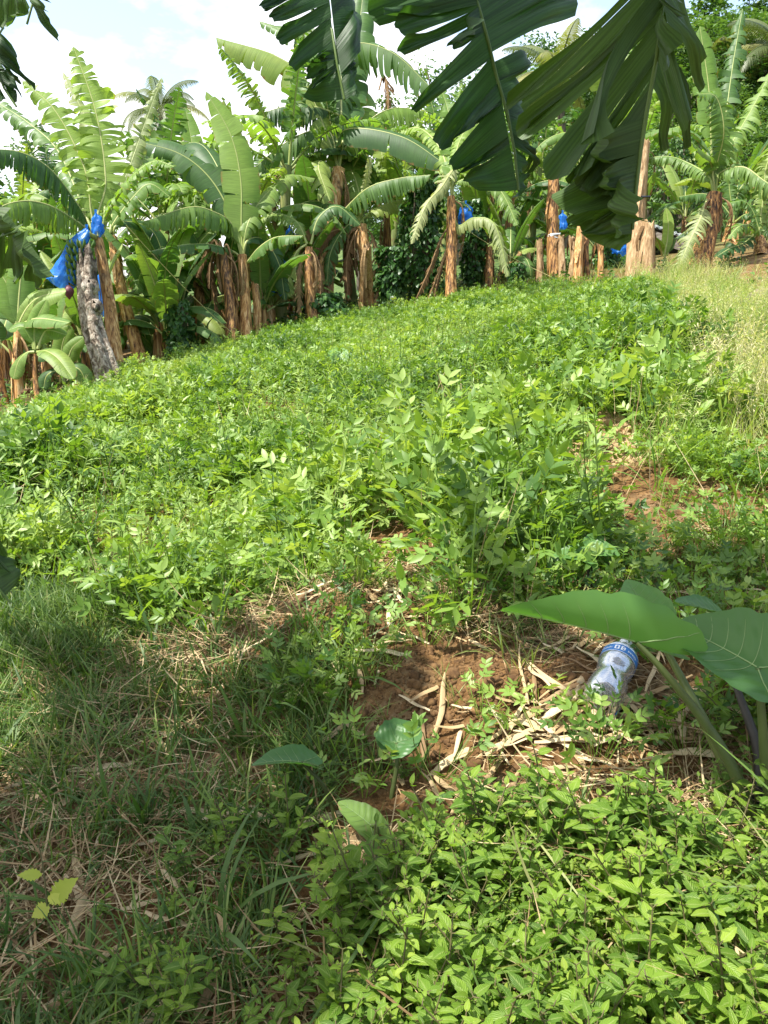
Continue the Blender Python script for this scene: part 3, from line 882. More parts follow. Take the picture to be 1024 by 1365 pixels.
pD = px_plant(29, (602, 407), (602, 262), 12, [
    dict(p=[(606, 226), (588, 250, -.2), (568, 274, -.3), (548, 325, -.4)], w=30, c=.5, mat='banana_pale', tear=.95, hang=.5, fold=.0),
    dict(p=[(610, 300), (632, 290, -.2), (660, 300, -.4), (678, 368, -.5)], w=40, c=.3, mat='banana_pale', tear=.97, hang=.7, fold=0),
    dict(p=[(600, 240), (585, 195, .4), (555, 170, .7), (512, 185, 1.0)], w=46, c=.3, tear=.8, hang=.5, mat='banana_young'),
    dict(p=[(604, 235), (612, 190, .3), (632, 165, .5), (668, 175, .7)], w=44, c=.3, tear=.8, hang=.5, mat='banana_young'),
    dict(p=[(602, 235), (604, 190, .4), (598, 150, .6), (588, 118, .7)], w=44, c=.6, tear=.7, hang=.2, mat='banana_young'),
    dict(p=[(606, 245), (640, 235, -.2), (668, 255, -.4), (690, 300, -.6)], w=40, c=.3, tear=.8, hang=.5),
], 'slender orange-brown banana plant with half-dried arching fronds, alone at the top of the crop', group=ROW,
    dead=[dict(p=[(600, 300), (588, 318), (572, 360), (552, 405)], w=18), dict(p=[(604, 310), (596, 330), (580, 375), (566, 412)], w=16), dict(p=[(600, 330), (590, 350), (582, 380), (578, 408)], w=14)])

pE = px_plant(30, (926, 368), (953, 258), 24, [
    dict(p=[(950, 225), (948, 190), (945, 120), (933, 35)], w=42, c=.75, tear=.45, hang=.05, fold=.15, mat='banana_young', pet=.3),
    dict(p=[(962, 215), (985, 175), (1008, 135), (1030, 90)], w=54, c=.2, tear=.97, hang=.5, fold=.2, mat='banana_young'),
    dict(p=[(958, 215, .2), (968, 150, .5), (978, 80, .7), (990, 12, .9)], w=52, c=.5, tear=.9, hang=.35, ragged=.3, mat='banana'),
    dict(p=[(950, 222), (938, 205, -.3), (922, 190, -.5), (903, 178, -.6)], w=34, c=.4, tear=.5, hang=.3),
    dict(p=[(946, 236), (920, 218, .4), (890, 208, .6), (855, 212, .8)], w=42, c=.1, tear=.85, hang=.7, fold=0),
    dict(p=[(955, 225), (965, 175, -.3), (955, 130, -.4), (930, 125, -.5)], w=58, c=.5, tear=.8, hang=.4),
    dict(p=[(958, 232), (990, 222, -.3), (1018, 240, -.5), (1050, 262, -.7)], w=52, c=.3, tear=.95, hang=.6, fold=0),
    dict(p=[(943, 265), (934, 290, -.2), (918, 325, -.3), (898, 372, -.3)], w=40, c=.4, mat='banana_pale', tear=.97, hang=.3, fold=.1, join=False, pet=.05),
], 'leaning banana plant with a dark red-brown stem beside the low shed roof', group=ROW,
    dead=[dict(p=[(948, 258), (957, 262), (962, 285), (958, 310)], w=16)])

pF = px_plant(31, (977, 388), (978, 300), 9, [
    dict(p=[(976, 290), (958, 268), (938, 258), (905, 262)], w=38, c=.2, tear=.97, hang=.6, fold=0),
    dict(p=[(978, 290), (985, 255), (1000, 240), (1030, 240)], w=38, c=.3, tear=.97, hang=.6, fold=0),
    dict(p=[(976, 295), (958, 295, -.3), (940, 310, -.4), (925, 330, -.5)], w=36, c=.3, tear=.9, hang=.5),
    dict(p=[(980, 295), (996, 285, -.2), (1015, 292, -.3), (1032, 320, -.4)], w=38, c=.3, tear=.9, hang=.5),
    dict(p=[(977, 285), (972, 245), (975, 205), (985, 170)], w=40, c=.5, tear=.9, hang=.3),
    dict(p=[(974, 300), (955, 302, .3), (930, 300, .4), (900, 318, .5)], w=36, c=.2, tear=.95, hang=.6),
], 'thin banana plant in front of the shed roof, right of the leaning one', group=ROW, d=14.6)
pF2 = px_plant(32, (1008, 398), (1012, 318), 17, [
    dict(p=[(1008, 312), (990, 325, -.3), (975, 330, -.5), (955, 342, -.7)], w=38, c=.4, tear=.7, hang=.4),
    dict(p=[(1012, 308), (1003, 280), (990, 268), (968, 272)], w=40, c=.3, tear=.95, hang=.5),
    dict(p=[(1014, 308), (1025, 280), (1045, 270), (1075, 285)], w=42, c=.3, tear=.9, hang=.5),
    dict(p=[(1012, 305), (1018, 260), (1022, 220), (1040, 190)], w=42, c=.5, tear=.8, hang=.3),
    dict(p=[(1010, 312), (1000, 300, -.3), (985, 302, -.5), (970, 318, -.6)], w=36, c=.3, tear=.9, hang=.5),
], 'thick brown banana stem at the right edge under the shed roof', group=ROW, d=13.6)

pG = px_plant(33, (884, 362), (886, 345), 7, [
    dict(p=[(887, 335), (890, 318), (891, 298), (888, 278)], w=15, c=.7, tear=.0, hang=0, mat='banana_young', pet=.1, droop=.3),
    dict(p=[(884, 340), (878, 322, -.2), (870, 314, -.3), (862, 306, -.4)], w=16, c=.2, tear=0, hang=.1, pet=.1),
    dict(p=[(889, 340), (894, 325), (898, 318), (905, 318)], w=12, c=.3, tear=0, hang=.1, pet=.1),
], 'young banana sucker with one pale upright leaf right of the tan cut stem', group=ROW, flaps=0, smat='stem_green')

# plants lower down on the left, beyond the field's corner
LOWER = 'small banana plants below the left corner of the plot'
pH = px_plant(34, (27, 545), (24, 440), 12, [
    dict(p=[(22, 430), (18, 405), (10, 380), (-8, 352)], w=44, c=.5, tear=.2, hang=.1, mat='banana_young'),
    dict(p=[(22, 432), (4, 415), (-10, 408), (-30, 425)], w=38, c=.3, tear=.2, hang=.2),
    dict(p=[(26, 430), (38, 408), (55, 395), (88, 388)], w=42, c=.5, tear=.3, hang=.2, mat='banana_young'),
    dict(p=[(27, 432), (45, 425, -.3), (62, 425, -.4), (92, 430, -.6)], w=34, c=.5, tear=.3, hang=.3),
    dict(p=[(24, 428), (26, 390), (30, 360), (42, 330)], w=40, c=.5, tear=.2, hang=.05, mat='banana_young'),
], 'dark-stemmed banana plant at the far left edge below the plot', group=LOWER)
pH2 = px_plant(35, (53, 542), (48, 472), 7, [
    dict(p=[(46, 465), (40, 445), (30, 435), (12, 440)], w=26, c=.4, tear=.1, hang=.1, mat='banana_young'),
    dict(p=[(50, 465), (58, 445), (66, 440), (88, 446)], w=28, c=.5, tear=.1, hang=.2, mat='banana_young'),
    dict(p=[(50, 468), (62, 468, -.2), (78, 478, -.3), (98, 505, -.4)], w=30, c=.4, tear=.1, hang=.2),
    dict(p=[(47, 466), (46, 440), (52, 420), (62, 400)], w=26, c=.6, tear=.1, hang=.05, mat='banana_young'),
    dict(p=[(46, 468), (36, 470), (25, 482), (18, 505)], w=26, c=.4, tear=.1, hang=.2),
], 'thin young banana plant between the left edge and the grey trunk', group=LOWER, flaps=1)
pH3 = px_plant(36, (8, 548), (-2, 465), 13, [
    dict(p=[(-4, 455), (-10, 430), (-25, 420), (-50, 430)], w=36, c=.3, tear=.3, hang=.2),
    dict(p=[(0, 455), (8, 430, .4), (15, 405, .5), (12, 380, .6)], w=36, c=.5, tear=.2, hang=.1),
], 'tan banana stem cut by the left edge of the photo', group=LOWER, flaps=3)
pH4 = px_plant(37, (85, 522), (84, 500), 6, [
    dict(p=[(82, 495), (74, 478), (64, 470), (48, 478)], w=26, c=.5, tear=0, hang=.1, pet=.15),
    dict(p=[(86, 495), (92, 475), (98, 462), (112, 450)], w=24, c=.6, tear=0, hang=.05, mat='banana_young', pet=.15),
    dict(p=[(84, 495), (82, 470), (86, 450), (95, 435)], w=26, c=.7, tear=0, hang=.05, mat='banana_young', pet=.15),
    dict(p=[(87, 497), (98, 490), (108, 495), (116, 515)], w=26, c=.5, tear=0, hang=.1, pet=.15),
    dict(p=[(82, 497), (72, 495), (62, 502), (58, 520)], w=22, c=.5, tear=0, hang=.1, pet=.15),
], 'low banana sucker with broad pale leaves just left of the grey trunk', group=LOWER, flaps=0, smat='stem_green')

# ------------------------------------------------------------------ cut stems and stakes
CUT = 'cut banana stems along the edge of the plot'


def cut_stem(seed, base, top, wpx, label, mat='stump', ragged=.10, d=None, flaps=3):
    rng = np.random.default_rng(seed)
    p0 = gpix(*base)
    d = d or depth_of(p0)
    pt = pix(top[0], top[1], d)
    root = empty('cut_stem', p0)
    tag(root, label, 'cut stem', CUT)
    r = wpx / 2 * d / F
    q = pt - p0
    stem_mesh(rng, [[0, 0, -.06], q * .5 + [rng.normal(0, .03), 0, 0], q], r * 1.05, r * .95, flare=.1, ragged_top=ragged, flaps=flaps, ridges=.14).build('trunk', M[mat], root)
    # dry sheath hanging from the cut top
    b = MB()
    for k in range(4):
        a = rng.uniform(0, 6.28); o = np.array([math.cos(a), math.sin(a), 0])
        s = np.linspace(0, 1, 7)[:, None]
        ln = np.linalg.norm(q) * rng.uniform(.2, .45)
        P = q + o * r * .85 + o * (.05 + r * .5) * np.sin(s * 2.2) * rng.uniform(.3, 1) - np.array([0, 0, 1.]) * s * ln
        sd = np.array([-o[1], o[0], 0]) * rng.uniform(.015, .04)
        b.grid(np.stack([P - sd * (1 - .6 * s), P + o * .008, P + sd * (1 - .6 * s)], 1), np.stack(np.broadcast_arrays(s * ln, np.linspace(0, .2, 3)[None]), -1))
    b.build('dry_sheath', M['banana_dry'], root)
    return root


cut_stem(41, (739, 373), (738, 238), 15, 'tall slim orange-brown cut stem tied with pale twine, under the hanging leaves', mat='stem', d=None)
cut_stem(42, (719, 378), (719, 322), 8, 'short narrow tan stake left of the twine-tied stem')
cut_stem(43, (750, 374), (747, 318), 9, 'tan split stake touching the right side of the twine-tied stem')
cut_stem(44, (761, 374), (762, 318), 9, 'pale tan stake between the twine-tied stem and the thick brown pair')
cut_stem(45, (771, 375), (775, 305), 12, 'dark brown cut stem, left one of the thick brown pair', mat='stem')
cut_stem(46, (781, 372), (781, 308), 10, 'orange cut stem, right one of the thick brown pair', mat='stem')
cut_stem(47, (846, 374), (858, 190), 18, 'tallest tan cut stem with a dark strap, behind the big hanging leaf')
cut_stem(48, (862, 374), (862, 302), 20, 'thick pale splintered stump leaning on the tall tan stem', ragged=.2)
cut_stem(49, (800, 373), (799, 322), 7, 'thin brown stake right of the thick brown pair', mat='stem')
cut_stem(50, (652, 386), (652, 330), 9, 'brown cut stem beneath the half-dried arching frond', mat='stem')
cut_stem(51, (704, 376), (705, 340), 6, 'short orange stake left of the narrow tan stake')
cut_stem(52, (694, 377), (693, 338), 5, 'leftmost thin brown stake of the row at the top of the crop', mat='stem')
cut_stem(53, (288, 462), (285, 384), 9, 'tan cut stem between the leaning thin stem and the dry-topped stem')
cut_stem(54, (149, 512), (136, 456), 11, 'short orange stump leaning on the grey trunk', mat='stem')
cut_stem(55, (342, 458), (340, 380), 10, 'brown cut stem right of the tall-leaf plant', mat='stem')
cut_stem(56, (572, 402), (571, 330), 10, 'brown stem showing through the vine thicket', mat='stem', d=15.0)
cut_stem(57, (489, 418), (490, 330), 11, 'greyish cut stem standing in the dark of the middle clump', ragged=.15, d=12.5)
cut_stem(58, (40, 545), (38, 518), 8, 'low tan stump beside the dark-stemmed plant at the far left')

# broken grey trunk
rng = np.random.default_rng(60)
p0 = gpix(140, 522); dd = depth_of(p0); pt = pix(116, 352, dd)
rt = empty('broken_trunk', p0)
tag(rt, 'weathered grey broken tree trunk with a jagged top at the left corner of the crop', 'dead trunk')
r = 24 / 2 * dd / F
q = pt - p0
tb = stem_mesh(rng, [[.12, 0, -.1], q * .25 + [.02, 0, 0], q * .6 + [-.06, 0, 0], q], r * 1.1, r * .9, ragged_top=.35, flaps=0, ridges=.3, sides=36, rings=70, flare=.55)
tb.build('trunk', M['dead_trunk'], rt)
b = MB()
for k in range(7):
    a = rng.uniform(0, 6.28); o = np.array([math.cos(a), math.sin(a), 0])
    h0 = q * rng.uniform(.93, 1.0) + o * r * .6
    ln = rng.uniform(.10, .3)
    b.tube([h0 - [0, 0, .15], h0 + [0, 0, ln * .5], h0 + o * .01 + [0, 0, ln]], [.05, .03, .006], 6)
b.build('splinters', M['dead_trunk'], rt)
for k, (t_, a) in enumerate([(.82, -1.2), (.55, -1.9), (.66, -1.0), (.33, -1.5)]):
    c = q * t_; o = np.array([math.cos(a), math.sin(a), 0])
    b = MB(); b.tube(np.array([c + o * r * .7, c + o * r * 1.02, c + o * r * 1.08, c + o * r * .98]), [.11, .09, .055, .03], 9, cap=True)
    b.build('knot', M['dead_trunk'], rt)

# ------------------------------------------------------------------ blue bunch covers, the open bunch with its flower
BAGS = 'blue plastic covers over fruit bunches'


def bag(seed, top, bot, wpx, d, label, flare=1.0):
    rng = np.random.default_rng(seed)
    a, c = pix(*top, d), pix(*bot, d)
    root = empty('bunch_cover', a)
    tag(root, label, 'plastic cover', BAGS)
    n, m = 22, 26
    s = np.linspace(0, 1, n)[:, None]; t = np.linspace(0, 2 * PI, m, endpoint=False)[None]
    R = wpx / 2 * d / F
    sd = int(seed)
    rad = R * np.minimum(1, .35 + 4 * s) * (1 + (flare - 1) * s ** 2) * (1 + .9 * vnoise(np.cos(t) * 1.6 + 5 + s * 2, np.sin(t) * 1.6 + 5 + s * 3, sd) + .5 * vnoise(np.cos(t) * 6 + 9 + s, np.sin(t) * 6 + 9 + s * 5, sd + 2))
    ax = (c - a)[None, None] * s[..., None]
    dv = norm(c - a); e1 = norm(np.cross(dv, [0.0, 1.0, 0.0])); e2 = np.cross(dv, e1)
    P = ax + (rad * np.cos(t))[..., None] * e1 + (rad * .55 * np.sin(t))[..., None] * e2 + (.08 * vnoise(t * 3 + s * 0, s * 7 + t * 0, sd + 5) * s)[..., None] * dv
    b = MB(); b.grid(P, wrap=True)
    b.build('cover', M['bag'], root)
    b = MB(); b.tube([[0, 0, .06], [0, 0, .02], [0, 0, -.02]], [.02, .012, .03], 6)
    b.build('tie', M['bag'], root)
    return root


dA = pA[3]
bag(71, (116, 306), (76, 378), 26, dA - .25, 'big blue plastic cover blown open to the left of the grey trunk', 1.5)
bag(72, (128, 286), (131, 312), 13, dA - .1, 'small blue cover end tucked in the crown above the grey trunk')
bag(73, (138, 360), (137, 420), 14, dA + .35, 'narrow blue cover hanging just right behind the grey trunk')
bag(74, (372, 345), (370, 392), 20, 13.0, 'blue cover hanging in the dark gap right of the tall-leaf plant')
bag(75, (621, 272), (619, 300), 17, 14.5, 'blue cover beside the crown of the slender half-dried plant')
bag(76, (826, 318), (826, 338), 18, 14.0, 'blue cover low behind the stakes, left of the tall tan stem')
bag(77, (750, 285), (750, 305), 9, 14.0, 'tiny blue cover behind the twine-tied stem')
bag(79, (386, 305), (384, 325), 8, 13.5, 'tiny blue cover under the arching leaf of the middle clump')

# the uncovered bunch belongs to the plant above the grey trunk
root, o = pA[0], np.asarray(pA[1])
bt = pix(108, 322, dA - .3); rng = np.random.default_rng(5)
b = MB()
for ring in range(6):
    zc = bt - np.array([0, 0, 1.]) * (.06 + ring * .085) + np.array([-.02 * ring, 0, 0])
    for k in range(13):
        a = k / 13 * 6.28 + ring * .3
        o3 = np.array([math.cos(a), math.sin(a), 0]); rr_ = .085 - ring * .006
        s = np.linspace(0, 1, 6)[:, None]
        P = zc + o3 * (rr_ + .075 * np.sin(s * 1.7)) + np.array([0, 0, 1.]) * (-.02 + .10 * s ** 1.5)
        b.tube(P - o, [.008, .019, .021, .02, .015, .006], 6)
bo = b.build('fruit_bunch', M['fruit'], root)
b = MB(); b.tube(np.array([pt_ for pt_ in (pix(130, 318, dA), pix(118, 312, dA - .25), bt, bt + [-.08, 0, -.55], pix(92, 378, dA - .35))]) - o, [.035, .035, .03, .016, .014], 8)
b.build('fruit_stalk', M['stem_green'], root)
bb = pix(91, 380, dA - .35)
s = np.linspace(0, 1, 12); b = MB()
b.tube(bb - o - np.stack([0 * s, 0 * s, s * .17], 1), .06 * np.sin(PI * np.clip(s, .05, .97) ** .8) + .003, 12)
b.build('flower_bud', M['bud'], root)

# guy twines from the crowns
def twine(p, label, r=.004, mat='twine', sag=.06):
    A, B_ = np.asarray(p[0]), np.asarray(p[1])
    s = np.linspace(0, 1, 20)[:, None]
    P = A + (B_ - A) * s - np.array([0, 0, 1.]) * sag * np.sin(PI * s)
    b = MB(); b.tube(P, r, 5)
    return tag(b.build('guy_twine', M[mat]), label, 'twine', 'twines bracing the banana plants')


twine([pix(168, 300, dA - .4), gpix(330, 462)], 'long yellow twine sloping from the left crown down to the tall-leaf stem')
twine([pix(612, 300, 13.5), gpix(760, 380)], 'yellow twine sloping down to the stakes in front of the shaded plants')

for (b0, b1, n_) in [((738, 318), 15, 'pale twine wound round the tall slim orange-brown stem')]:
    d_ = depth_of(gpix(739, 373)); c = pix(b0[0], b0[1], d_); b = MB()
    t = np.linspace(0, 2 * PI * 3, 60); R = b1 / 2 * d_ / F * 1.1
    b.tube(c + np.stack([R * np.cos(t), R * np.sin(t), .03 * np.sin(t * .7) + t * .004], 1), .012, 5)
    tag(b.build('binding', M['label_white']), n_, 'binding')
d_ = depth_of(gpix(846, 374)); c = pix(855, 262, d_); b = MB(); t = np.linspace(0, 2 * PI, 40); R = 20 / 2 * d_ / F * 1.1
b.tube(c + np.stack([R * np.cos(t), R * np.sin(t), .02 * np.sin(t)], 1), .014, 5)
tag(b.build('strap', M['twine_dark']), 'dark strap tied round the tallest tan cut stem', 'strap')

# ------------------------------------------------------------------ rows behind: whole plants copied
BACK = 'banana plants crowded in the rows behind the plot'
protos = [local_plant(101, 1.9, 8, 2.1, .55, tear=.75), local_plant(102, 2.4, 8, 2.3, .55, tear=.85), local_plant(103, 1.3, 8, 1.9, .5, tear=.6, dead=1), local_plant(104, 2.2, 7, 2.2, .5, tear=.95, dead=3),
          local_plant(105, .5, 7, 1.5, .40, tear=.2, dead=0), local_plant(106, .8, 8, 1.8, .48, tear=.5, dead=1)]
index_kids()
rng = np.random.default_rng(77)
spots = [(10, 12.5, 0),(62, 13, 2),(100, 15.5, 1),(205, 12.5, 2),(228, 14, 0),(280, 15, 3),(330, 13.5, 0),(372, 14.5, 1),(352, 17, 0),(420, 16, 3),(470, 15.5, 1),(520, 16.5, 0),(556, 15.5, 2),(590, 18, 1),(632, 17, 3),(668, 16, 0),(700, 18, 1),(735, 17, 2),(770, 19, 3),(815, 17.5, 0),(850, 20, 1),(-40, 13, 1),(-90, 15, 0),(30, 16, 3),(140, 17, 0),(180, 19, 1),(240, 20, 3),(60, 20, 1),(520, 21, 3),(640, 22, 1),(740, 24, 0),(75, 13, 4),(112, 12.5, 4),(210, 11.8, 4),(238, 12.6, 4),(300, 13, 4),(362, 13.2, 4),(18, 11.5, 4),(680, 15.4, 4),(788, 16, 4),(400, 13.8, 4),(1230, 15, 3),(1180, 18, 0),(-130, 12, 2),(90, 14.5, 5),(160, 14.5, 5),(222, 13.8, 5),(262, 14.2, 4),(318, 14.8, 5),(350, 12.9, 4),(385, 15.5, 5),(20, 13.6, 5),(55, 10.8, 4),(110, 11.2, 4),(178, 12.2, 4),(225, 11.5, 4),(640, 16.5, 5),(675, 17.5, 4),(730, 18, 5),(790, 18.5, 5),(830, 17, 4),(905, 18.5, 5),(960, 18, 5),(985, 19.5, 4),(1030, 19, 5),(420, 15, 5),(905, 22, 2),(1000, 21, 5),(1050, 17, 5)]
for i, (u, d, k) in enumerate(spots):
    first = k not in [s[2] for s in spots[:i]]
    c = protos[k] if first else copy_tree(protos[k])
    p = pix(u, 420, d)
    c.location = (p[0], p[1], float(ground(p[0], p[1])) - .03)
    c.rotation_euler = (0, 0, rng.uniform(0, 6.28))
    s_ = rng.uniform(.85, 1.15)
    c.scale = (s_, s_, s_)
    if k in (4, 5): tag(c, 'small whole-leaved banana sucker in the shade behind the first row', 'banana plant', 'banana suckers in the shade behind the first row')
    else: tag(c, 'banana plant in the crowded rows behind the edge of the plot', 'banana plant', BACK)
# ------------------------------------------------------------------ sun direction (used to hang the shading leaves and for the lamp)
SUN_EL, SUN_AZ = math.radians(64), math.radians(200)   # azimuth measured from +x, counter-clockwise: left and a little behind
SUN = np.array([math.cos(SUN_EL) * math.cos(SUN_AZ), math.cos(SUN_EL) * math.sin(SUN_AZ), math.sin(SUN_EL)])


def strip(mb, A, B, C_, D, bulge=.03, rng=None, nu=7, nv=9, round_=.05, wav=.012):
    """one torn strip of a broad leaf between two points of the midrib (A, B) and its two outer corners (D beside A, C beside B)"""
    A, B, C_, D = [np.asarray(x, float) for x in (A, B, C_, D)]
    u = np.linspace(0, 1, nu)[:, None, None]; v = np.linspace(0, 1, nv)[None, :, None]
    inner = A * (1 - u) + B * u; outer = D * (1 - u) + C_ * u
    P = inner * (1 - v) + outer * v
    nr = norm(np.cross(B - A + 1e-6, (C_ + D) / 2 - (A + B) / 2))
    L = np.linalg.norm((C_ + D) / 2 - (A + B) / 2)
    P = P - (outer - inner) * (round_ * (2 * u - 1) ** 4 * v ** 3)
    ph = rng.uniform(0, 6.28)
    P = P + nr * (bulge * L * np.sin(PI * v) * 1.5 + bulge * L * .8 * np.cos(PI * (u - .5)) * v + wav * np.sin(v * 7 + u * 3 + ph) * v + wav * .8 * np.sin(u * 9 + ph) * v)
    P = P - np.array([0, 0, 1.]) * (.03 * L * v ** 2)
    W = np.linalg.norm(B - A)
    o = rng.uniform(0, 9)
    mb.grid(P, np.stack(np.broadcast_arrays((o + u * max(W, .05))[..., 0], (v * .8)[..., 0]), -1), rng.random())


NEARMAT = 'banana_shaded'


def near_leaf(parent, origin, conv, rib, strips, d, seed, label=None, ribw=.014):
    rng = np.random.default_rng(seed)
    b = MB(); o = np.asarray(origin)
    for sp in strips:
        q = [np.asarray(pix(*conv(x[0], x[1]), d + (x[2] if len(x) > 2 else 0))) - o for x in sp['q']]
        A, B, C_, D = q
        C_, D = C_ + (C_ - D) * .04, D + (D - C_) * .04
        wdt = np.linalg.norm(C_ - D) + np.linalg.norm(B - A)
        cuts = [0.0] + sorted(rng.uniform(.18, .82, int(np.clip(wdt / .15, 0, 2)))) + [1.0]
        for u0, u1 in zip(cuts[:-1], cuts[1:]):
            if u1 - u0 < .10: u0 = max(0, u1 - .12)
            g = .012
            o0 = D + (C_ - D) * (u0 + (g if u0 > 0 else 0)); o1 = D + (C_ - D) * (u1 - (g if u1 < 1 else 0))
            i0 = A + (B - A) * u0; i1 = A + (B - A) * u1
            ext = rng.uniform(-.05, .02); dz = rng.normal(0, .012, 3) + FWD * rng.normal(0, .02)
            mid = (o0 + o1 - i0 - i1) / 2
            strip(b, i0, i1, o1 + mid * ext + dz, o0 + mid * ext + dz, bulge=sp.get('b', .03) * rng.uniform(.6, 1.6), rng=rng)
    lf = b.build('leaf', M[NEARMAT], parent)
    if label: lf['label'] = label
    t = MB()
    R = [np.asarray(r) - o if len(r) == 3 and isinstance(r, np.ndarray) else np.asarray(pix(*conv(r[0], r[1]), d + (r[2] if len(r) > 2 else 0))) - o for r in rib]
    C = catmull(R, 40)
    t.tube(C, np.linspace(ribw * 1.6, ribw * .35, 40), 7)
    t.build('midrib', M['midrib_shaded'], lf)
    return lf


z3 = lambda x, y: (300 + x / 2.926, y / 2.926)
z5 = lambda x, y: (520 + x / 2.438, y / 2.438)
zi = lambda x, y: (x, y)

# plant standing beside the photographer on the right; its leaves hang into the view
NR0 = np.array([1.75, -.55, float(ground(1.75, -.55))])
NRt = NR0 + np.array([-.25, .15, 2.5])
NL0 = np.array([-2.1, .9, float(ground(-2.1, .9))])
NLt = NL0 + np.array([.15, -.1, 2.55])
nr = empty('banana_plant', NR0)
tag(nr, 'near banana plant whose big dark torn leaves hang down into the upper right', 'banana plant', 'banana plants overhanging the photographer')
rng = np.random.default_rng(3)
stem_mesh(rng, [[0, 0, -.1], (NRt - NR0) * .5 + [.03, 0, 0], NRt - NR0], .15, .10).build('pseudostem', M['stem'], nr)
nl = empty('banana_plant', NL0)
tag(nl, 'near banana plant whose dark leaf tips poke in at the left edge', 'banana plant', 'banana plants overhanging the photographer')
stem_mesh(rng, [[0, 0, -.1], (NLt - NL0) * .5 + [.03, 0, 0], NLt - NL0], .15, .10).build('pseudostem', M['stem'], nl)


def arch(a, b, lift):
    return np.asarray(a) * .5 + np.asarray(b) * .5 + np.array([0, 0, lift])


# leaf hanging at the upper middle
p_ = pix(*z3(405, -60), 2.6)
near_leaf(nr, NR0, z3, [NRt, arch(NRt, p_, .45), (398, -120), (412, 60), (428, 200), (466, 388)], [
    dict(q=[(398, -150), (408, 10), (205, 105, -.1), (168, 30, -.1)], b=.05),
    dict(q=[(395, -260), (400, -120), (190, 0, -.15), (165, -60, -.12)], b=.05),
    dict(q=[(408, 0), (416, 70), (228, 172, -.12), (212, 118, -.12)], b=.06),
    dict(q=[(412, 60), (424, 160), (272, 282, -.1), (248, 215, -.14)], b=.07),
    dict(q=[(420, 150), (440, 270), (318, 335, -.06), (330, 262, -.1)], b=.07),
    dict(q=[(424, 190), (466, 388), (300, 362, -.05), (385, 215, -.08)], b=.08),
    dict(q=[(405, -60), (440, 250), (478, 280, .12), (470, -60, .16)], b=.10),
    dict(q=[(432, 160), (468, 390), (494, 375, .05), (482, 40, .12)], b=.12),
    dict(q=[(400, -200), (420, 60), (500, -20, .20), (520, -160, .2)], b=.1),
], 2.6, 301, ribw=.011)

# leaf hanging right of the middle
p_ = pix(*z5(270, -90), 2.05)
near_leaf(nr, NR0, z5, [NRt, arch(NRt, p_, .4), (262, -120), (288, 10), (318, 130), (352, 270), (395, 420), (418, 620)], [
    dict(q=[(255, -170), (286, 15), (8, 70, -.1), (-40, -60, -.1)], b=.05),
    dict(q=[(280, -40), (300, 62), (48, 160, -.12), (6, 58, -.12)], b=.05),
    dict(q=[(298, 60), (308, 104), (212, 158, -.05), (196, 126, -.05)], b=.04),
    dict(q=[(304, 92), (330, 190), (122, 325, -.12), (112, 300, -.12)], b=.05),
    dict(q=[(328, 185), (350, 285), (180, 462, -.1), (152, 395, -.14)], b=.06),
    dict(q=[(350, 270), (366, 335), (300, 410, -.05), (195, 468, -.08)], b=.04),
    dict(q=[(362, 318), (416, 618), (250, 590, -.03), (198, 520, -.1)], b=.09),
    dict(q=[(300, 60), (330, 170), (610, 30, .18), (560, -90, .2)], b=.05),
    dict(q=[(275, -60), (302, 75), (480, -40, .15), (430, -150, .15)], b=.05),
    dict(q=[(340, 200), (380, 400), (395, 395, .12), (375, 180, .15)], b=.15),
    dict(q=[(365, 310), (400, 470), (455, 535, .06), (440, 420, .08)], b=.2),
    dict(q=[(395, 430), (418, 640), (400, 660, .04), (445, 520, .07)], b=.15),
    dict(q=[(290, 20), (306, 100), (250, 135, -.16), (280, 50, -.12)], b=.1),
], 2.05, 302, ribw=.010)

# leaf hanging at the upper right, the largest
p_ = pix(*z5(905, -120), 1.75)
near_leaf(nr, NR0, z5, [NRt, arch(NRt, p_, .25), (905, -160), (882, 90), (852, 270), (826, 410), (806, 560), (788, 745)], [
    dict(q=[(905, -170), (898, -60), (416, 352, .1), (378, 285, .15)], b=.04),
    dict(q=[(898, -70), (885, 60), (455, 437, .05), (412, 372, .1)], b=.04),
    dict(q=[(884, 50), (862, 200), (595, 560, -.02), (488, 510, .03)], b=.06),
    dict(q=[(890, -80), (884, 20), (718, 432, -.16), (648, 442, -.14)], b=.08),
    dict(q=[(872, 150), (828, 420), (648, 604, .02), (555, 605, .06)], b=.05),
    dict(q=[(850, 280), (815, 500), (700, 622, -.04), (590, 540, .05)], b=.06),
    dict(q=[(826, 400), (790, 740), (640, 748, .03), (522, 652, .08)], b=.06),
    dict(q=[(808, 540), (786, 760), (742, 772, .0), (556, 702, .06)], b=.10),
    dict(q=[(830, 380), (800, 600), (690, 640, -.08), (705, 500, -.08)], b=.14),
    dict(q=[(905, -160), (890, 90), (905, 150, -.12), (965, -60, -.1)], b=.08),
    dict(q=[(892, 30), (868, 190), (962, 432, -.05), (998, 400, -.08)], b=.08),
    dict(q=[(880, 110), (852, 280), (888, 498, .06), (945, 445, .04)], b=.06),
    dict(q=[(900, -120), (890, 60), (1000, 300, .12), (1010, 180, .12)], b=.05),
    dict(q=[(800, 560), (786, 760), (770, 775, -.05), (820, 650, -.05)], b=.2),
], 1.72, 303, ribw=.011)

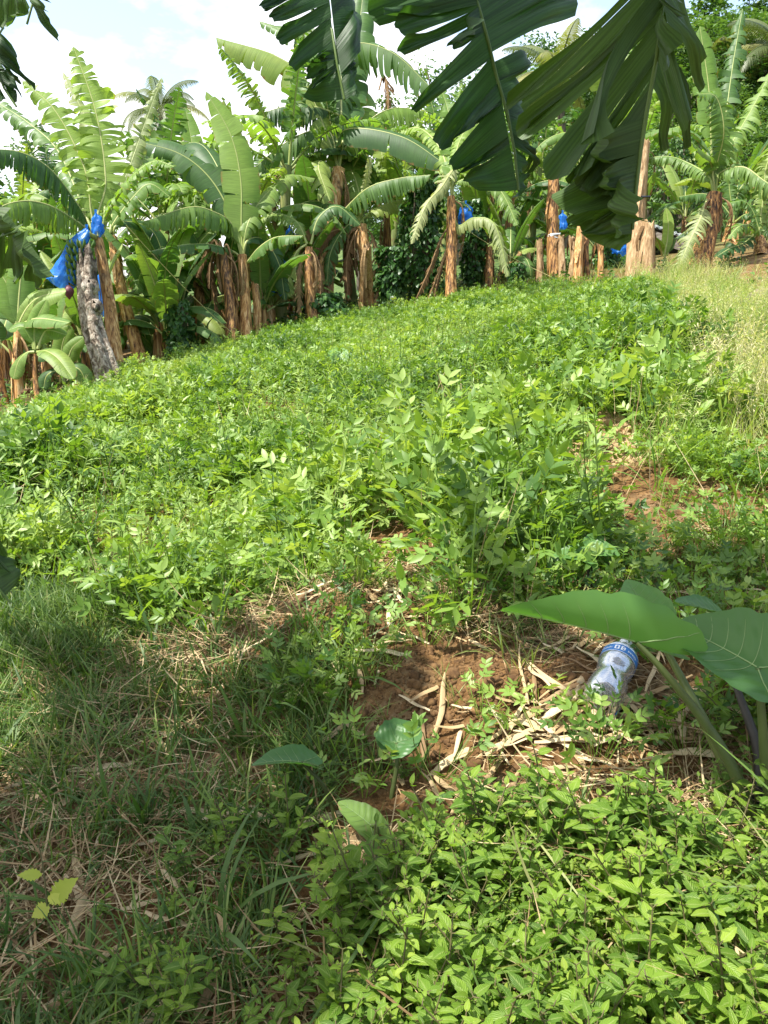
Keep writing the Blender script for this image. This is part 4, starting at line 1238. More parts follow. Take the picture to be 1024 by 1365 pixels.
# leaf ends at the left edge
p_ = pix(10, -40, 1.9)
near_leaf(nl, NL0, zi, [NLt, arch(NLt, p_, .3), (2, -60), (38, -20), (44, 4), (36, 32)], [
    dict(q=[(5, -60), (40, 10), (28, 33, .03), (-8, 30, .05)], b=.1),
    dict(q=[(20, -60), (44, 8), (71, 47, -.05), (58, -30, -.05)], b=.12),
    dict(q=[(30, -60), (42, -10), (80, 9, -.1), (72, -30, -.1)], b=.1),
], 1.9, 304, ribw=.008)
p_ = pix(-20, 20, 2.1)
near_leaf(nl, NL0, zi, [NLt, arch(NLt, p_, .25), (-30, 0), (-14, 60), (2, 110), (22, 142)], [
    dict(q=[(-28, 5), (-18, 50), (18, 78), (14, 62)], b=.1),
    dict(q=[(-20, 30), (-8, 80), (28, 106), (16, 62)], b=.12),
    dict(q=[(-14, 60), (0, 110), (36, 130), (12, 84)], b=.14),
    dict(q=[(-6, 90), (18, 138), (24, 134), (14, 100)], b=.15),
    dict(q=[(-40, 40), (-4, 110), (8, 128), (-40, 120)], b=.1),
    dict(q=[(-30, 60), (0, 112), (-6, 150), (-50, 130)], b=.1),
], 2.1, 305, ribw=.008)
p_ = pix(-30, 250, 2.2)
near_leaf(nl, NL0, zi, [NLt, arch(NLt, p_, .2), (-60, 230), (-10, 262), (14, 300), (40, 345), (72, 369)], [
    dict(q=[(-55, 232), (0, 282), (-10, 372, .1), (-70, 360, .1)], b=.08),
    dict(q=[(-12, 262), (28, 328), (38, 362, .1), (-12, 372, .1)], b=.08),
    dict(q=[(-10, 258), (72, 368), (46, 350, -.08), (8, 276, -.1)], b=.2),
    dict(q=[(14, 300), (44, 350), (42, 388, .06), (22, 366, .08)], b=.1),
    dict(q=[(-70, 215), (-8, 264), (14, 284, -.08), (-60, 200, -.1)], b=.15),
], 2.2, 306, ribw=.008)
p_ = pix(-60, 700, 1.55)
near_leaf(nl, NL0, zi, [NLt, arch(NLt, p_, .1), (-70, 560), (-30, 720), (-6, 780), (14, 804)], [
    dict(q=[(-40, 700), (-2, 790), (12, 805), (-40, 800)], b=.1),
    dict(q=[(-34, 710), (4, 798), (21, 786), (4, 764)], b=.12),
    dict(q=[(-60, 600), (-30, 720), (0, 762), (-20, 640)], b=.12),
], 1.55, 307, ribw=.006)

# leaves added to the two near plants: unseen, placed to shade the foreground
def over_leaf(root, o, crown, mid, tip, w, seed, tear=.35):
    rng = np.random.default_rng(seed)
    banana_leaf(root, o, rng, [crown, (np.asarray(crown) + mid) / 2 + [0, 0, .18], mid, tip], w, (0, 0, 1), mat='banana', tear=tear, hang=.12, fold=.15, droop=.6, n=40)


def above(u, v, h):
    """the point that throws its shadow on the slope seen at u, v"""
    g = gpix(u, v)
    return g + SUN * h / SUN[2]


SHADE = [  # plant, (mid px, height), (tip px, height), width, tear
    (0, (230, 1080), 3.4, (440, 880), 3.2, .60, .8),
    (0, (300, 1240), 3.6, (560, 860), 3.4, .56, .9),
    (0, (110, 1020), 3.2, (170, 870), 3.0, .50, .9),
    (0, (60, 1270), 2.9, (-120, 950), 2.7, .6, .7),
    (0, (220, 1370), 3.3, (400, 1080), 3.4, .55, .8),
    (1, (780, 880), 4.0, (640, 715), 3.9, .42, .95),
    (1, (940, 980), 3.8, (880, 760), 3.7, .45, .92),
    (0, (160, 1230), 3.2, (420, 1330), 3.3, .7, .6),
    (0, (430, 1300), 3.9, (560, 1130), 3.8, .5, .8),
    (0, (190, 940), 3.6, (20, 850), 3.5, .5, .85),
    (0, (330, 970), 3.7, (400, 820), 3.6, .5, .9),
    (0, (500, 1230), 3.8, (590, 1050), 3.7, .45, .9),
]
for i, (w_, m_, hm, t_, ht, wd, tr) in enumerate(SHADE):
    root, o, cr = ((nl, NL0, NLt), (nr, NR0, NRt))[w_]
    over_leaf(root, o, cr, above(*m_, hm), above(*t_, ht), wd, 400 + i, tr)

for i, (m_, t_, wd) in enumerate([((930, 120, 1.6), (760, 260, 1.55), .8), ((900, 60, 1.75), (640, 150, 1.9), .8), ((960, -60, 1.6), (790, 250, 1.9), .7), ((760, -40, 2.0), (520, 60, 2.3), .6)]):
    over_leaf(nr, NR0, NRt, pix(*m_) + SUN * .75, pix(*t_) + SUN * .62, wd, 450 + i, .25)  # unseen leaves added to keep sun off the big hanging leaves
# ------------------------------------------------------------------ crop and ground cover
def crop_template(seed, nleaf=26, h=.30, rad=.20, lf=.041):
    rng = np.random.default_rng(seed); b = MB()
    for k in range(nleaf):
        a = rng.uniform(0, 6.28); rr_ = rad * math.sqrt(rng.random()); z = h * rng.uniform(.25, 1) * (1 - .45 * rr_ / rad)
        base = np.array([math.cos(a) * rr_, math.sin(a) * rr_, z])
        az = a + rng.normal(0, .8); el = rng.uniform(-.2, 1.2)
        ax = np.array([math.cos(az) * math.cos(el), math.sin(az) * math.cos(el), math.sin(el)])
        up = norm(np.array([rng.normal(0, .6), rng.normal(0, .6), 1.0]))
        sd = norm(np.cross(up, ax)); rd = rng.random()
        L = lf * rng.uniform(.75, 1.25)
        tipb = base + ax * L * 1.1
        b.grid(np.stack([np.stack([base * [.4, .4, .1], base * [.4, .4, .1] + sd * .004]), np.stack([base, base + sd * .004]), np.stack([tipb, tipb + sd * .002])]), None, .45)
        for (q, sg) in ((.55, 1), (.55, -1), (1, 1), (1, -1)):
            d = norm(ax * (.55 if q < 1 else .95) + sd * sg * .75)
            nn = norm(up + sd * sg * .25 + rng.normal(0, .15, 3))
            ovate(b, base + ax * L * 1.1 * q, d, nn, L, L * .46, fold=.22, curl=rng.uniform(-.1, .4), rows=3, rnd=np.clip(.5 + (rd - .5) * .7, 0, 1))
    return Template(b)


def weed_template(seed, h=.35, n=16):
    """upright narrow-leaved weed standing in the crop"""
    rng = np.random.default_rng(seed); b = MB()
    lean = rng.normal(0, .12, 2)
    s = np.linspace(0, 1, 6)[:, None]
    P = np.concatenate([lean[0] * h * s ** 2, lean[1] * h * s ** 2, h * s], 1)
    b.tube(P, np.linspace(.003, .001, 6), 3, rnd=.6)
    for k in range(n):
        q = rng.uniform(.15, 1); az = k * 2.4
        base = np.array([lean[0] * h * q * q, lean[1] * h * q * q, h * q])
        el = rng.uniform(.2, .9)
        ax = np.array([math.cos(az) * math.cos(el), math.sin(az) * math.cos(el), math.sin(el)])
        L = rng.uniform(.04, .075) * (1.2 - .6 * q)
        ovate(b, base, ax, [0, 0, 1], L, L * .22, fold=.2, curl=.5, rows=3, rnd=rng.uniform(.45, .75))
    return Template(b)


def grass_template(seed, n=10, h=.25, w=.006, rad=.05, kap=1.2, head=False):
    rng = np.random.default_rng(seed); b = MB()
    for k in range(n):
        a = rng.uniform(0, 6.28); r_ = rad * rng.random()
        blade(b, [math.cos(a) * r_, math.sin(a) * r_, -.01], a + rng.normal(0, .7), h * rng.uniform(.5, 1.2), w * rng.uniform(.6, 1.4), rng.uniform(.95, 1.5), rng.uniform(.3, 1.0) * kap, rnd=.5 + rng.normal(0, .15))
    if head:
        for k in range(3):
            a = rng.uniform(0, 6.28); H = h * rng.uniform(1.1, 1.5); le = rng.uniform(.1, .35)
            s = np.linspace(0, 1, 6)[:, None]; dr = np.array([[math.cos(a), math.sin(a), 0]])
            P = dr * le * H * s ** 2 + np.array([[0, 0, 1.]]) * H * s
            b.tube(P, np.linspace(.0022, .001, 6), 3, rnd=.8)
            for j in range(9):
                q = .62 + .38 * j / 9; bs = (dr[0] * le * H * q * q + np.array([0, 0, H * q]))
                az = rng.uniform(0, 6.28); ln = .05 * (1.3 - q) * 3 * .5 + .015
                e = np.array([math.cos(az) * ln, math.sin(az) * ln, rng.uniform(-.2, .7) * ln])
                sd = np.array([-math.sin(az), math.cos(az), 0]) * .0035
                b.add([bs, bs + e * .5 + sd, bs + e, bs + e * .5 - sd], [[0, 1, 2, 3]], None, None, .9)
    return Template(b)


def herb_mesh(seed, h=.3, pairs=6, L=.052):
    """square-stemmed weed with opposite pairs of ovate leaves; returns (stem MB, leaves MB)"""
    rng = np.random.default_rng(seed); st, lv = MB(), MB()

    def shoot(base, dirv, h, pairs, L, r):
        s = np.linspace(0, 1, 7)[:, None]
        bend = rng.normal(0, .10, 3) * [1, 1, 0]
        P = base + dirv * h * s + bend * h * s ** 2
        st.tube(P, np.linspace(r, r * .45, 7), 5)
        az = rng.uniform(0, 6.28)
        for k in range(pairs + 1):
            q = .18 + .82 * k / pairs
            c = base + dirv * h * q + bend * h * q * q
            top = k >= pairs - 1
            sz = L * (1.0 if not top else (.75 if k == pairs - 1 else .45)) * rng.uniform(.8, 1.15) * (.75 + .25 * min(1, k / 2))
            for sg in (0, 1):
                if k < 2 and rng.random() < .35: continue
                a = az + k * PI / 2 + sg * PI + rng.normal(0, .2)
                el = rng.uniform(.05, .45) if not top else rng.uniform(.35, .9)
                ax = np.array([math.cos(a) * math.cos(el), math.sin(a) * math.cos(el), math.sin(el)])
                b0 = c + ax * .006
                st.tube([c, b0 + ax * .004], [.0012, .001], 4)
                ovate(lv, b0, ax, norm(np.array([rng.normal(0, .2), rng.normal(0, .2), 1])), sz, sz * rng.uniform(.50, .62), fold=.22, curl=rng.uniform(.1, .7), rows=5, rnd=np.clip(.30 + .35 * q + rng.normal(0, .12), 0, 1))
    shoot(np.zeros(3), norm(np.array([rng.normal(0, .15), rng.normal(0, .15), 1])), h, pairs, L, .0028)
    for k in range(rng.integers(1, 4)):
        a = rng.uniform(0, 6.28)
        shoot(np.array([0, 0, h * rng.uniform(.15, .4)]), norm(np.array([math.cos(a) * .7, math.sin(a) * .7, 1])), h * rng.uniform(.4, .65), max(3, pairs - 2), L * .85, .002)
    return st, lv


def keep_mask(P, blobs):
    """thin out round bare places"""
    k = np.ones(len(P))
    for (u, v, r, amt) in blobs:
        x, y = gp2(u, v)
        k *= 1 - amt * np.exp(-(((P[:, 0] - x) ** 2 + (P[:, 1] - y) ** 2) / r ** 2) ** 1.5)
    return k


rng = np.random.default_rng(900)
BARE = [(540, 905, .40, 1), (455, 830, .26, 1), (690, 935, .30, 1), (800, 592, .42, 1), (800, 632, .34, 1), (805, 672, .24, .8), (620, 880, .30, .85), (400, 835, .26, .9), (895, 890, .38, 1), (530, 730, .28, 1), (540, 780, .24, 1), (560, 680, .22, .85), (780, 555, .3, .6), (880, 665, .25, .4), (910, 745, .38, .9),
        (385, 855, .24, .9), (640, 840, .2, .8), (760, 900, .3, 1), (820, 920, .42, 1), (740, 520, .4, .55), (765, 470, .4, .6), (900, 600, .3, .4), (650, 640, .25, .6), (120, 640, .35, .5), (110, 690, .3, .6), (350, 560, .35, .4), (480, 600, .3, .5), (260, 700, .25, .6), (470, 860, .25, 1), (330, 850, .2, .8), (700, 800, .2, .6)]
CROP = [(-420, 700), (-300, 640), (0, 575), (60, 545), (165, 508), (290, 470), (430, 435), (560, 412), (610, 404), (700, 388), (760, 382), (870, 380), (905, 440), (930, 520), (935, 600), (1040, 640), (1200, 700), (1250, 790), (1000, 770), (880, 735), (800, 770), (720, 860), (610, 850), (560, 800), (500, 770), (430, 800), (340, 850), (230, 835), (120, 800), (0, 800), (-420, 850)]
ct = [crop_template(s, nleaf=int(20 + 4 * (s % 4)), h=.26 + .03 * (s % 3), rad=.17 + .02 * (s % 3)) for s in range(910, 918)]
pg = np.array([gp2(u, v) for u, v in CROP])
P2 = scatter_ground(pg, 10000, rng)
den = keep_mask(P2, BARE) * np.clip(.95 + 1.7 * fbm(P2[:, 0] * 1.6, P2[:, 1] * 1.6, 31), .22, 1) * (.62 + .38 * sstep(5, 8, np.hypot(P2[:, 0], P2[:, 1])))
P2 = P2[rng.random(len(P2)) < den]
mb = MB()
zb = np.clip(.95 + 1.3 * fbm(P2[:, 0] * 1.3, P2[:, 1] * 1.3, 37), .45, 1.6)
far = lambda Q: 1 - .40 * sstep(5.5, 10.5, np.hypot(Q[:, 0], Q[:, 1]))
zb = zb * far(P2) * (1 + .18 * (1 - sstep(4, 7, np.hypot(P2[:, 0], P2[:, 1]))))
stamp_all(mb, ct, put(P2), rng, .75, 1.2, .12, zb, rnd=np.clip(.52 + 1.0 * fbm(P2[:, 0] * .8, P2[:, 1] * .8, 41) + rng.normal(0, .15, len(P2)), 0, 1))
gx_ = [grass_template(s, n=5, h=.30, w=.006, rad=.03, kap=1.0) for s in range(925, 929)]
P3 = scatter_ground(pg, 1500, rng); P3 = P3[rng.random(len(P3)) < keep_mask(P3, BARE)]
stamp_all(mb, gx_, put(P3), rng, .6, 1.3, .25, far(P3))
tag(mb.build('crop_foliage', M['peanut']), 'bright green groundnut crop covering the slope', 'crop', kind='stuff')

wt = [weed_template(s, h=.3 + .05 * (s % 4)) for s in range(930, 936)]
P2 = scatter_ground(pg, 4200, rng); P2 = P2[rng.random(len(P2)) < keep_mask(P2, BARE) * np.clip(.5 + 2.0 * fbm(P2[:, 0] * .6, P2[:, 1] * .6, 53), 0, 1)]
mb = MB(); stamp_all(mb, wt, put(P2), rng, .6, 1.6, .22, far(P2))
tag(mb.build('field_weeds', M['peanut']), 'narrow-leaved weeds standing among the crop', 'weeds', kind='stuff')

# dead stalks and taller sprays sticking out of the crop
ds_ = []
for s in range(5):
    r2 = np.random.default_rng(1500 + s); b = MB()
    for k in range(4):
        a = r2.uniform(0, 6.28); blade(b, [r2.normal(0, .03), r2.normal(0, .03), 0], a, r2.uniform(.25, .5), .003, r2.uniform(.9, 1.5), r2.uniform(0, .6), rows=4, rnd=r2.uniform(.3, 1))
    ds_.append(Template(b))
P2 = scatter_ground(pg, 700, rng); mb = MB(); stamp_all(mb, ds_, put(P2), rng, .6, 1.2, .3, far(P2))
tag(mb.build('dead_stalks', M['straw']), 'dead brown stalks sticking up through the crop', 'stalks', kind='stuff')

# tall straw-green grass on the right, above the crop
TALL = [(868, 378), (930, 372), (1010, 385), (1250, 420), (1500, 560), (1250, 720), (1030, 650), (960, 605), (935, 560), (925, 480), (895, 420)]
tg = [grass_template(s, n=12, h=.42, w=.008, rad=.07, kap=1.1, head=True) for s in range(940, 946)]
P2 = scatter_ground(np.array([gp2(u, v) for u, v in TALL]), 2000, rng); P2 = P2[rng.random(len(P2)) < np.clip(.75 + 1.6 * fbm(P2[:, 0] * 1.4, P2[:, 1] * 1.4, 63), .2, 1)]
mb = MB(); stamp_all(mb, tg, put(P2), rng, .5, .95, .12, far(P2) ** .8, rnd=np.clip(.62 + .7 * fbm(P2[:, 0] * .8, P2[:, 1] * .8, 61) + rng.normal(0, .15, len(P2)), 0, 1))
P3 = scatter_ground(np.array([gp2(u, v) for u, v in [(840, 384), (930, 372), (1060, 500), (1300, 760), (1100, 790), (960, 760), (880, 690), (860, 600), (850, 500)]]), 900, rng)
P3 = P3[rng.random(len(P3)) < np.clip(.35 + 1.4 * fbm(P3[:, 0] * 1.5, P3[:, 1] * 1.5, 67), 0, .8)]
stamp_all(mb, tg, put(P3), rng, .35, .85, .18, rnd=np.clip(rng.normal(.3, .16, len(P3)), 0, 1))
tag(mb.build('tall_grass', M['grass_dry']), 'tall straw-coloured seeding grass on the right of the crop', 'grass', kind='stuff')

# rough growth along the foot of the banana plants
FOOT = [(-200, 600), (0, 560), (150, 515), (300, 468), (440, 436), (600, 408), (760, 382), (900, 376), (1060, 395), (1060, 360), (760, 350), (600, 375), (440, 405), (300, 440), (150, 485), (0, 520), (-200, 540)]
fp = np.array([gp2(u, v) for u, v in FOOT])
gt = [grass_template(s, n=9, h=.26, w=.007, rad=.06, kap=1.3) for s in range(950, 955)]
P2 = scatter_ground(fp, 1500, rng)
mb = MB(); stamp_all(mb, gt, put(P2), rng, .5, 1.0, .2)
tag(mb.build('edge_grass', M['grass']), 'rough green grass along the feet of the banana plants', 'grass', kind='stuff')
vt = []
for s in range(6):
    r2 = np.random.default_rng(960 + s); b = MB()
    for k in range(26):
        a = r2.uniform(0, 6.28); r_ = .25 * math.sqrt(r2.random()); az = r2.uniform(0, 6.28)
        ovate(b, np.array([math.cos(a) * r_, math.sin(a) * r_, r2.uniform(.03, .38) * (1 - r_ * 2)]), [math.cos(az), math.sin(az), r2.normal(0, .3)], [r2.normal(0, .5), r2.normal(0, .5), 1], .075, .06, fold=.2, curl=.5, rows=3, rnd=r2.random(), heart=.4)
    vt.append(Template(b))
P2 = scatter_ground(fp, 520, rng); P2 = P2[fbm(P2[:, 0] * .8, P2[:, 1] * .8, 71) > -.1]
mb = MB(); stamp_all(mb, vt, put(P2), rng, .4, .95, .2)
tag(mb.build('edge_creepers', M['vine']), 'dark creeping vines tangled at the foot of the banana plants', 'vines', kind='stuff')

# green grass of the left foreground
GL = [(-500, 830), (0, 800), (130, 790), (250, 830), (350, 870), (430, 830), (480, 900), (470, 1000), (420, 1120), (330, 1365), (200, 1600), (-700, 1600), (-700, 1000)]
g1 = [grass_template(s, n=11, h=.16, w=.0042, rad=.045, kap=1.4) for s in range(970, 976)]
g2 = [grass_template(s, n=6, h=.22, w=.008, rad=.03, kap=1.6) for s in range(976, 980)]
gl = np.array([gp2(u, v) for u, v in GL])
P2 = scatter_ground(gl, 8200, rng)
P2 = P2[rng.random(len(P2)) < keep_mask(P2, [(180, 1040, .28, .75), (300, 1040, .2, .6), (20, 1260, .25, .6), (450, 950, .15, .6)]) * np.clip(.65 + 1.2 * fbm(P2[:, 0] * 2, P2[:, 1] * 2, 81), .1, 1)]
mb = MB(); stamp_all(mb, g1, put(P2), rng, .6, 1.3, .25, rnd=np.clip(.35 + rng.normal(0, .2, len(P2)), 0, 1))
P3 = scatter_ground(gl, 300, rng); stamp_all(mb, g2, put(P3), rng, .6, 1.3, .25, rnd=np.clip(.3 + rng.normal(0, .15, len(P3)), 0, 1))
tag(mb.build('short_grass', M['grass']), 'soft dark green grass of the shaded left foreground', 'grass', kind='stuff')

# sparse grass and seedlings on the bare soil
SO = [(380, 880), (480, 780), (620, 790), (740, 760), (900, 720), (1100, 700), (1200, 900), (1100, 1050), (760, 1020), (560, 1050), (420, 1060)]
so = np.array([gp2(u, v) for u, v in SO])
P2 = scatter_ground(so, 460, rng); P2 = P2[rng.random(len(P2)) < keep_mask(P2, [(815, 930, .28, 1), (540, 905, .3, .9), (455, 830, .2, .8), (690, 930, .2, .8)]) * (.25 + .75 * (fbm(P2[:, 0] * 2.2, P2[:, 1] * 2.2, 91) > .05))]
mb = MB(); stamp_all(mb, g1, put(P2), rng, .5, 1.1, .25)
tag(mb.build('sprouting_grass', M['grass']), 'thin tufts of grass sprouting on the bare brown soil', 'grass', kind='stuff')
P2 = scatter_ground(so, 150, rng); P2 = P2[rng.random(len(P2)) < keep_mask(P2, [(540, 905, .3, .9), (815, 930, .34, 1)])]
mb = MB(); stamp_all(mb, ct, put(P2), rng, .35, .75, .2)
tag(mb.build('stray_seedlings', M['peanut']), 'small stray seedlings on the bare soil', 'seedlings', kind='stuff')

# dead straw thatch on the ground
tt_ = []
for s in range(6):
    r2 = np.random.default_rng(990 + s); b = MB()
    for k in range(14):
        a = r2.uniform(0, 6.28); p = np.array([r2.normal(0, .06), r2.normal(0, .06), r2.uniform(.0, .03)])
        blade(b, p, a, r2.uniform(.05, .2), r2.uniform(.0015, .005), r2.normal(.08, .22), r2.normal(.1, .35), rows=4, rnd=r2.random())
    tt_.append(Template(b))
LIT = [(-700, 900), (0, 900), (250, 850), (420, 780), (500, 720), (620, 780), (760, 740), (900, 700), (1150, 680), (1300, 900), (1300, 1700), (-700, 1700)]
lp = np.array([gp2(u, v) for u, v in LIT])
P2 = scatter_ground(lp, 3000, rng); P2 = P2[rng.random(len(P2)) < np.clip(.6 + 1.5 * fbm(P2[:, 0] * 2.0, P2[:, 1] * 2.0, 95), .08, 1) * keep_mask(P2, [(540, 905, .36, .92), (455, 830, .24, .9), (690, 935, .26, .85), (900, 880, .25, .6)])]
mb = MB(); stamp_all(mb, tt_, put(P2) + [0, 0, .004], rng, .6, 1.3, .1)
tag(mb.build('straw_litter', M['straw']), 'dead straw matted over the brown soil', 'litter', kind='stuff')

# pieces of dry banana leaf lying about: small ones as litter, the big ones each by themselves
def strip_piece(r2, L, w, mesh=None):
    b = mesh or MB(); s = np.linspace(0, 1, 9)
    kx = r2.normal(0, .08); kz = r2.uniform(.0, .02)
    x = (s - .5) * L; y = kx * L * (s - .5) ** 2 + .02 * L * np.sin(s * 5 + r2.uniform(0, 6)); z = .006 + kz * L * np.sin(PI * s) + .02 * L * np.sin(s * 9 + r2.uniform(0, 6))
    c = np.stack([x, y, z], 1); ww = w / 2 * np.sin(PI * np.clip(s, .06, .95)) ** .5
    tw = r2.normal(0, .5) * s
    sd = np.stack([0 * s, np.cos(tw), np.sin(tw)], 1)
    G = np.stack([c - sd * ww[:, None], c + [0, 0, .004], c + sd * ww[:, None]], 1)
    b.grid(G, np.stack(np.broadcast_arrays(np.array([0, .5, 1.])[None] * .6, s[:, None]), -1), r2.random())
    return b


st_ = [Template(strip_piece(np.random.default_rng(1000 + s), .15, .013 + .005 * (s % 3))) for s in range(8)]
DRY = [(380, 1000), (440, 880), (480, 770), (560, 770), (660, 880), (700, 850), (900, 840), (1080, 880), (1080, 1000), (880, 1010), (700, 1040), (560, 1030), (470, 1080)]
dp = np.array([gp2(u, v) for u, v in DRY])
P2 = scatter_ground(dp, 420, rng); P2 = P2[rng.random(len(P2)) < np.clip(.5 + 1.6 * fbm(P2[:, 0] * 3, P2[:, 1] * 3, 99), .05, 1)]
P3 = scatter_ground(lp, 800, rng)
SOILY = [(540, 905, .34, .95), (455, 830, .25, .9), (690, 930, .2, .85), (900, 880, .28, .8), (370, 860, .2, .8)]
P3 = P3[rng.random(len(P3)) < keep_mask(P3, SOILY)]; P2 = P2[rng.random(len(P2)) < keep_mask(P2, SOILY)]
P4 = np.array([gp2(u, v) for u, v in zip(rng.normal(775, 95, 95), rng.normal(965, 30, 95))])
P2 = np.concatenate([P2, P3, P4])
mb = MB(); stamp_all(mb, st_, put(P2) + [0, 0, .008], rng, .35, 1.25, .12)
tag(mb.build('leaf_litter', M['dry_strip']), 'shreds of dry banana leaf strewn over the soil', 'litter', kind='stuff')

BIG = 'long dry leaf strips lying on the bare soil'
for i, (u, v, a, L, w) in enumerate([(697, 905, 85, .20, .013), (720, 955, 15, .24, .026), (755, 975, 30, .22, .03), (590, 945, 75, .16, .022), (563, 985, 88, .13, .026), (512, 805, 65, .13, .025), (530, 800, 115, .12, .02),
                                     (690, 960, 60, .16, .022), (770, 945, 5, .20, .022), (850, 965, 160, .2, .022), (830, 985, 35, .16, .02), (480, 905, 100, .14, .02), (640, 830, 120, .14, .018), (745, 920, 130, .16, .018),
                                     (700, 985, 20, .18, .026), (870, 900, 60, .14, .018), (350, 860, 25, .16, .018), (490, 1020, 170, .14, .024), (440, 990, 40, .12, .02), (300, 1195, 88, .22, .012), (860, 935, 15, .22, .024), (915, 960, 40, .2, .02)]):
    r2 = np.random.default_rng(1100 + i)
    x, y = gp2(u, v)
    o = strip_piece(r2, L * 1.3, w * .75).build('dry_leaf_strip', M['dry_strip'])
    e = .05
    gx = (ground(x + e, y) - ground(x - e, y)) / (2 * e); gy = (ground(x, y + e) - ground(x, y - e)) / (2 * e)
    az = math.radians(a)
    dx = Vector((math.cos(az), math.sin(az), float(gx * math.cos(az) + gy * math.sin(az)))).normalized()
    nz = Vector((-float(gx), -float(gy), 1)).normalized(); dy = nz.cross(dx)
    from mathutils import Matrix
    o.matrix_world = Matrix(((dx.x, dy.x, nz.x, x), (dx.y, dy.y, nz.y, y), (dx.z, dy.z, nz.z, float(ground(x, y)) + .012), (0, 0, 0, 1)))
    tag(o, 'long pale strip of dry banana leaf lying on the brown soil', 'dry leaf', BIG)

# clods
cl = []
for s in range(6):
    r2 = np.random.default_rng(1200 + s); b = MB()
    t = np.linspace(0, PI, 6)[:, None]; p = np.linspace(0, 2 * PI, 8, endpoint=False)[None]
    R_ = 1 + .5 * vnoise(np.cos(p) * 1.5 * np.sin(t) + 4, np.sin(p) * 1.5 * np.sin(t) + t + 4, s)
    b.grid(np.stack([R_ * np.sin(t) * np.cos(p), R_ * np.sin(t) * np.sin(p), .7 * R_ * np.cos(t)], -1), wrap=True)
    cl.append(Template(b))
pts = np.concatenate([np.stack([rng.normal(x, r_ * .8, n_), rng.normal(y, r_ * .7, n_)], 1) for (x, y, r_, n_) in [(*gp2(u, v), r_, n_) for (u, v, r_, n_) in [(540, 905, .30, 2600), (455, 830, .22, 1200), (690, 935, .24, 1500), (900, 880, .3, 700), (370, 860, .2, 350), (600, 860, .3, 400), (910, 745, .25, 500), (880, 665, .3, 500), (840, 630, .3, 400)]]])
mb = MB(); s_ = .002 + .008 * rng.random(len(pts)) ** 2; big = rng.random(len(pts)) < .04; s_[big] *= 2.6
stamp_all(mb, cl, put(pts), rng, 1, 1, .5, zbias=s_)
tag(mb.build('soil_clods', M['soil_clod']), 'crumbs and clods of reddish brown soil', 'soil', kind='stuff')
x, y = gp2(800, 590); pts = np.stack([rng.normal(x, .22, 1200), rng.normal(y, .2, 1200)], 1)
mb = MB(); s_ = rng.uniform(.006, .022, len(pts)); s_[rng.random(len(pts)) < .06] *= 2
stamp_all(mb, cl, put(pts) + [0, 0, .0], rng, 1, 1, .5, zbias=s_)
tag(mb.build('sandy_clods', M['sandy']), 'dry pale sandy soil heaped in the sunny gap of the crop', 'soil', kind='stuff')

# ------------------------------------------------------------------ broad-leaved weeds of the right foreground: each plant a thing
HERBS = 'broad-leaved weeds covering the right foreground'
variants = []
for s in range(16):
    st, lv = herb_mesh(1300 + s, h=.16 + .02 * (s % 4), pairs=5 + s % 3, L=.034 + .005 * (s % 4))
    a, c = st.mesh('herb_stem'), lv.mesh('herb_leaves'); a.materials.append(M['herb_stem']); c.materials.append(M['herb'])
    variants.append((a, c))
HP = [(470, 1210), (510, 1150), (600, 1120), (700, 1105), (780, 1110), (880, 1120), (960, 1130), (1080, 1150), (1200, 1250), (1200, 1560), (560, 1560), (420, 1440), (400, 1370), (440, 1290)]
hp = np.array([gp2(u, v) for u, v in HP])
P2 = scatter_ground(hp, 420, rng); P2 = P2[rng.random(len(P2)) < np.clip(.6 + 1.8 * fbm(P2[:, 0] * 3.2, P2[:, 1] * 3.2, 111), .12, 1)][:255]
# keep them apart: drop crowded ones
P3 = scatter_in([(180, 1290), (300, 1120), (450, 1140), (430, 1300), (380, 1420), (150, 1420)], 30, rng)
P4 = scatter_in([(920, 1120), (975, 1020), (1060, 960), (1120, 1120)], 20, rng)
P5 = np.array([gp2(u, v) for u, v in [(365, 1100), (300, 1160), (140, 1225), (205, 1300), (405, 1290), (540, 1040), (480, 1060), (660, 1030), (850, 990), (440, 1060)]])
allp = np.concatenate([P2, P3, P4, P5])
for i, (x, y) in enumerate(allp):
    a, c = variants[int(rng.integers(0, len(variants)))]
    root = empty('weed', (x, y, float(ground(x, y)) - .005), rng.uniform(0, 6.28))
    s_ = rng.uniform(.5, 1.12) * (1 if i < len(P2) else (.8 if i < len(P2) + len(P3) else (1.15 if i < len(P2) + len(P3) + len(P4) else .6)))
    root.scale = (s_, s_, s_)
    root.rotation_euler = (rng.normal(0, .12), rng.normal(0, .12), root.rotation_euler[2])
    for nm, me in (('stem', a), ('leaves', c)):
        o = bpy.data.objects.new(nm, me); o.parent = root; COL.objects.link(o)
    tag(root, 'broad-leaved green weed with paired oval leaves in the foreground patch', 'weed', HERBS)
P2 = scatter_ground(hp, 130, rng); mb = MB(); stamp_all(mb, g1 + tt_, put(P2), rng, .8, 1.5, .3)
tag(mb.build('stray_grass', M['grass']), 'stray grass blades poking through the broad-leaved weeds', 'grass', kind='stuff')
# low leaves filling the patch between the plants
ot = []
for s in range(6):
    st, lv = herb_mesh(1400 + s, h=.12, pairs=4, L=.04); ot.append(Template(lv))
P2 = scatter_ground(hp, 260, rng); mb = MB(); stamp_all(mb, ot, put(P2), rng, .6, 1.2, .25)
tag(mb.build('undergrowth', M['herb']), 'low leafy undergrowth beneath the broad-leaved weeds', 'undergrowth', kind='stuff')
# ------------------------------------------------------------------ taro plants
HEART = (np.radians([0, 8, 18, 32, 55, 85, 115, 140, 156, 166, 174, 180]), np.array([1, .90, .79, .66, .53, .47, .47, .52, .53, .46, .30, .13]))


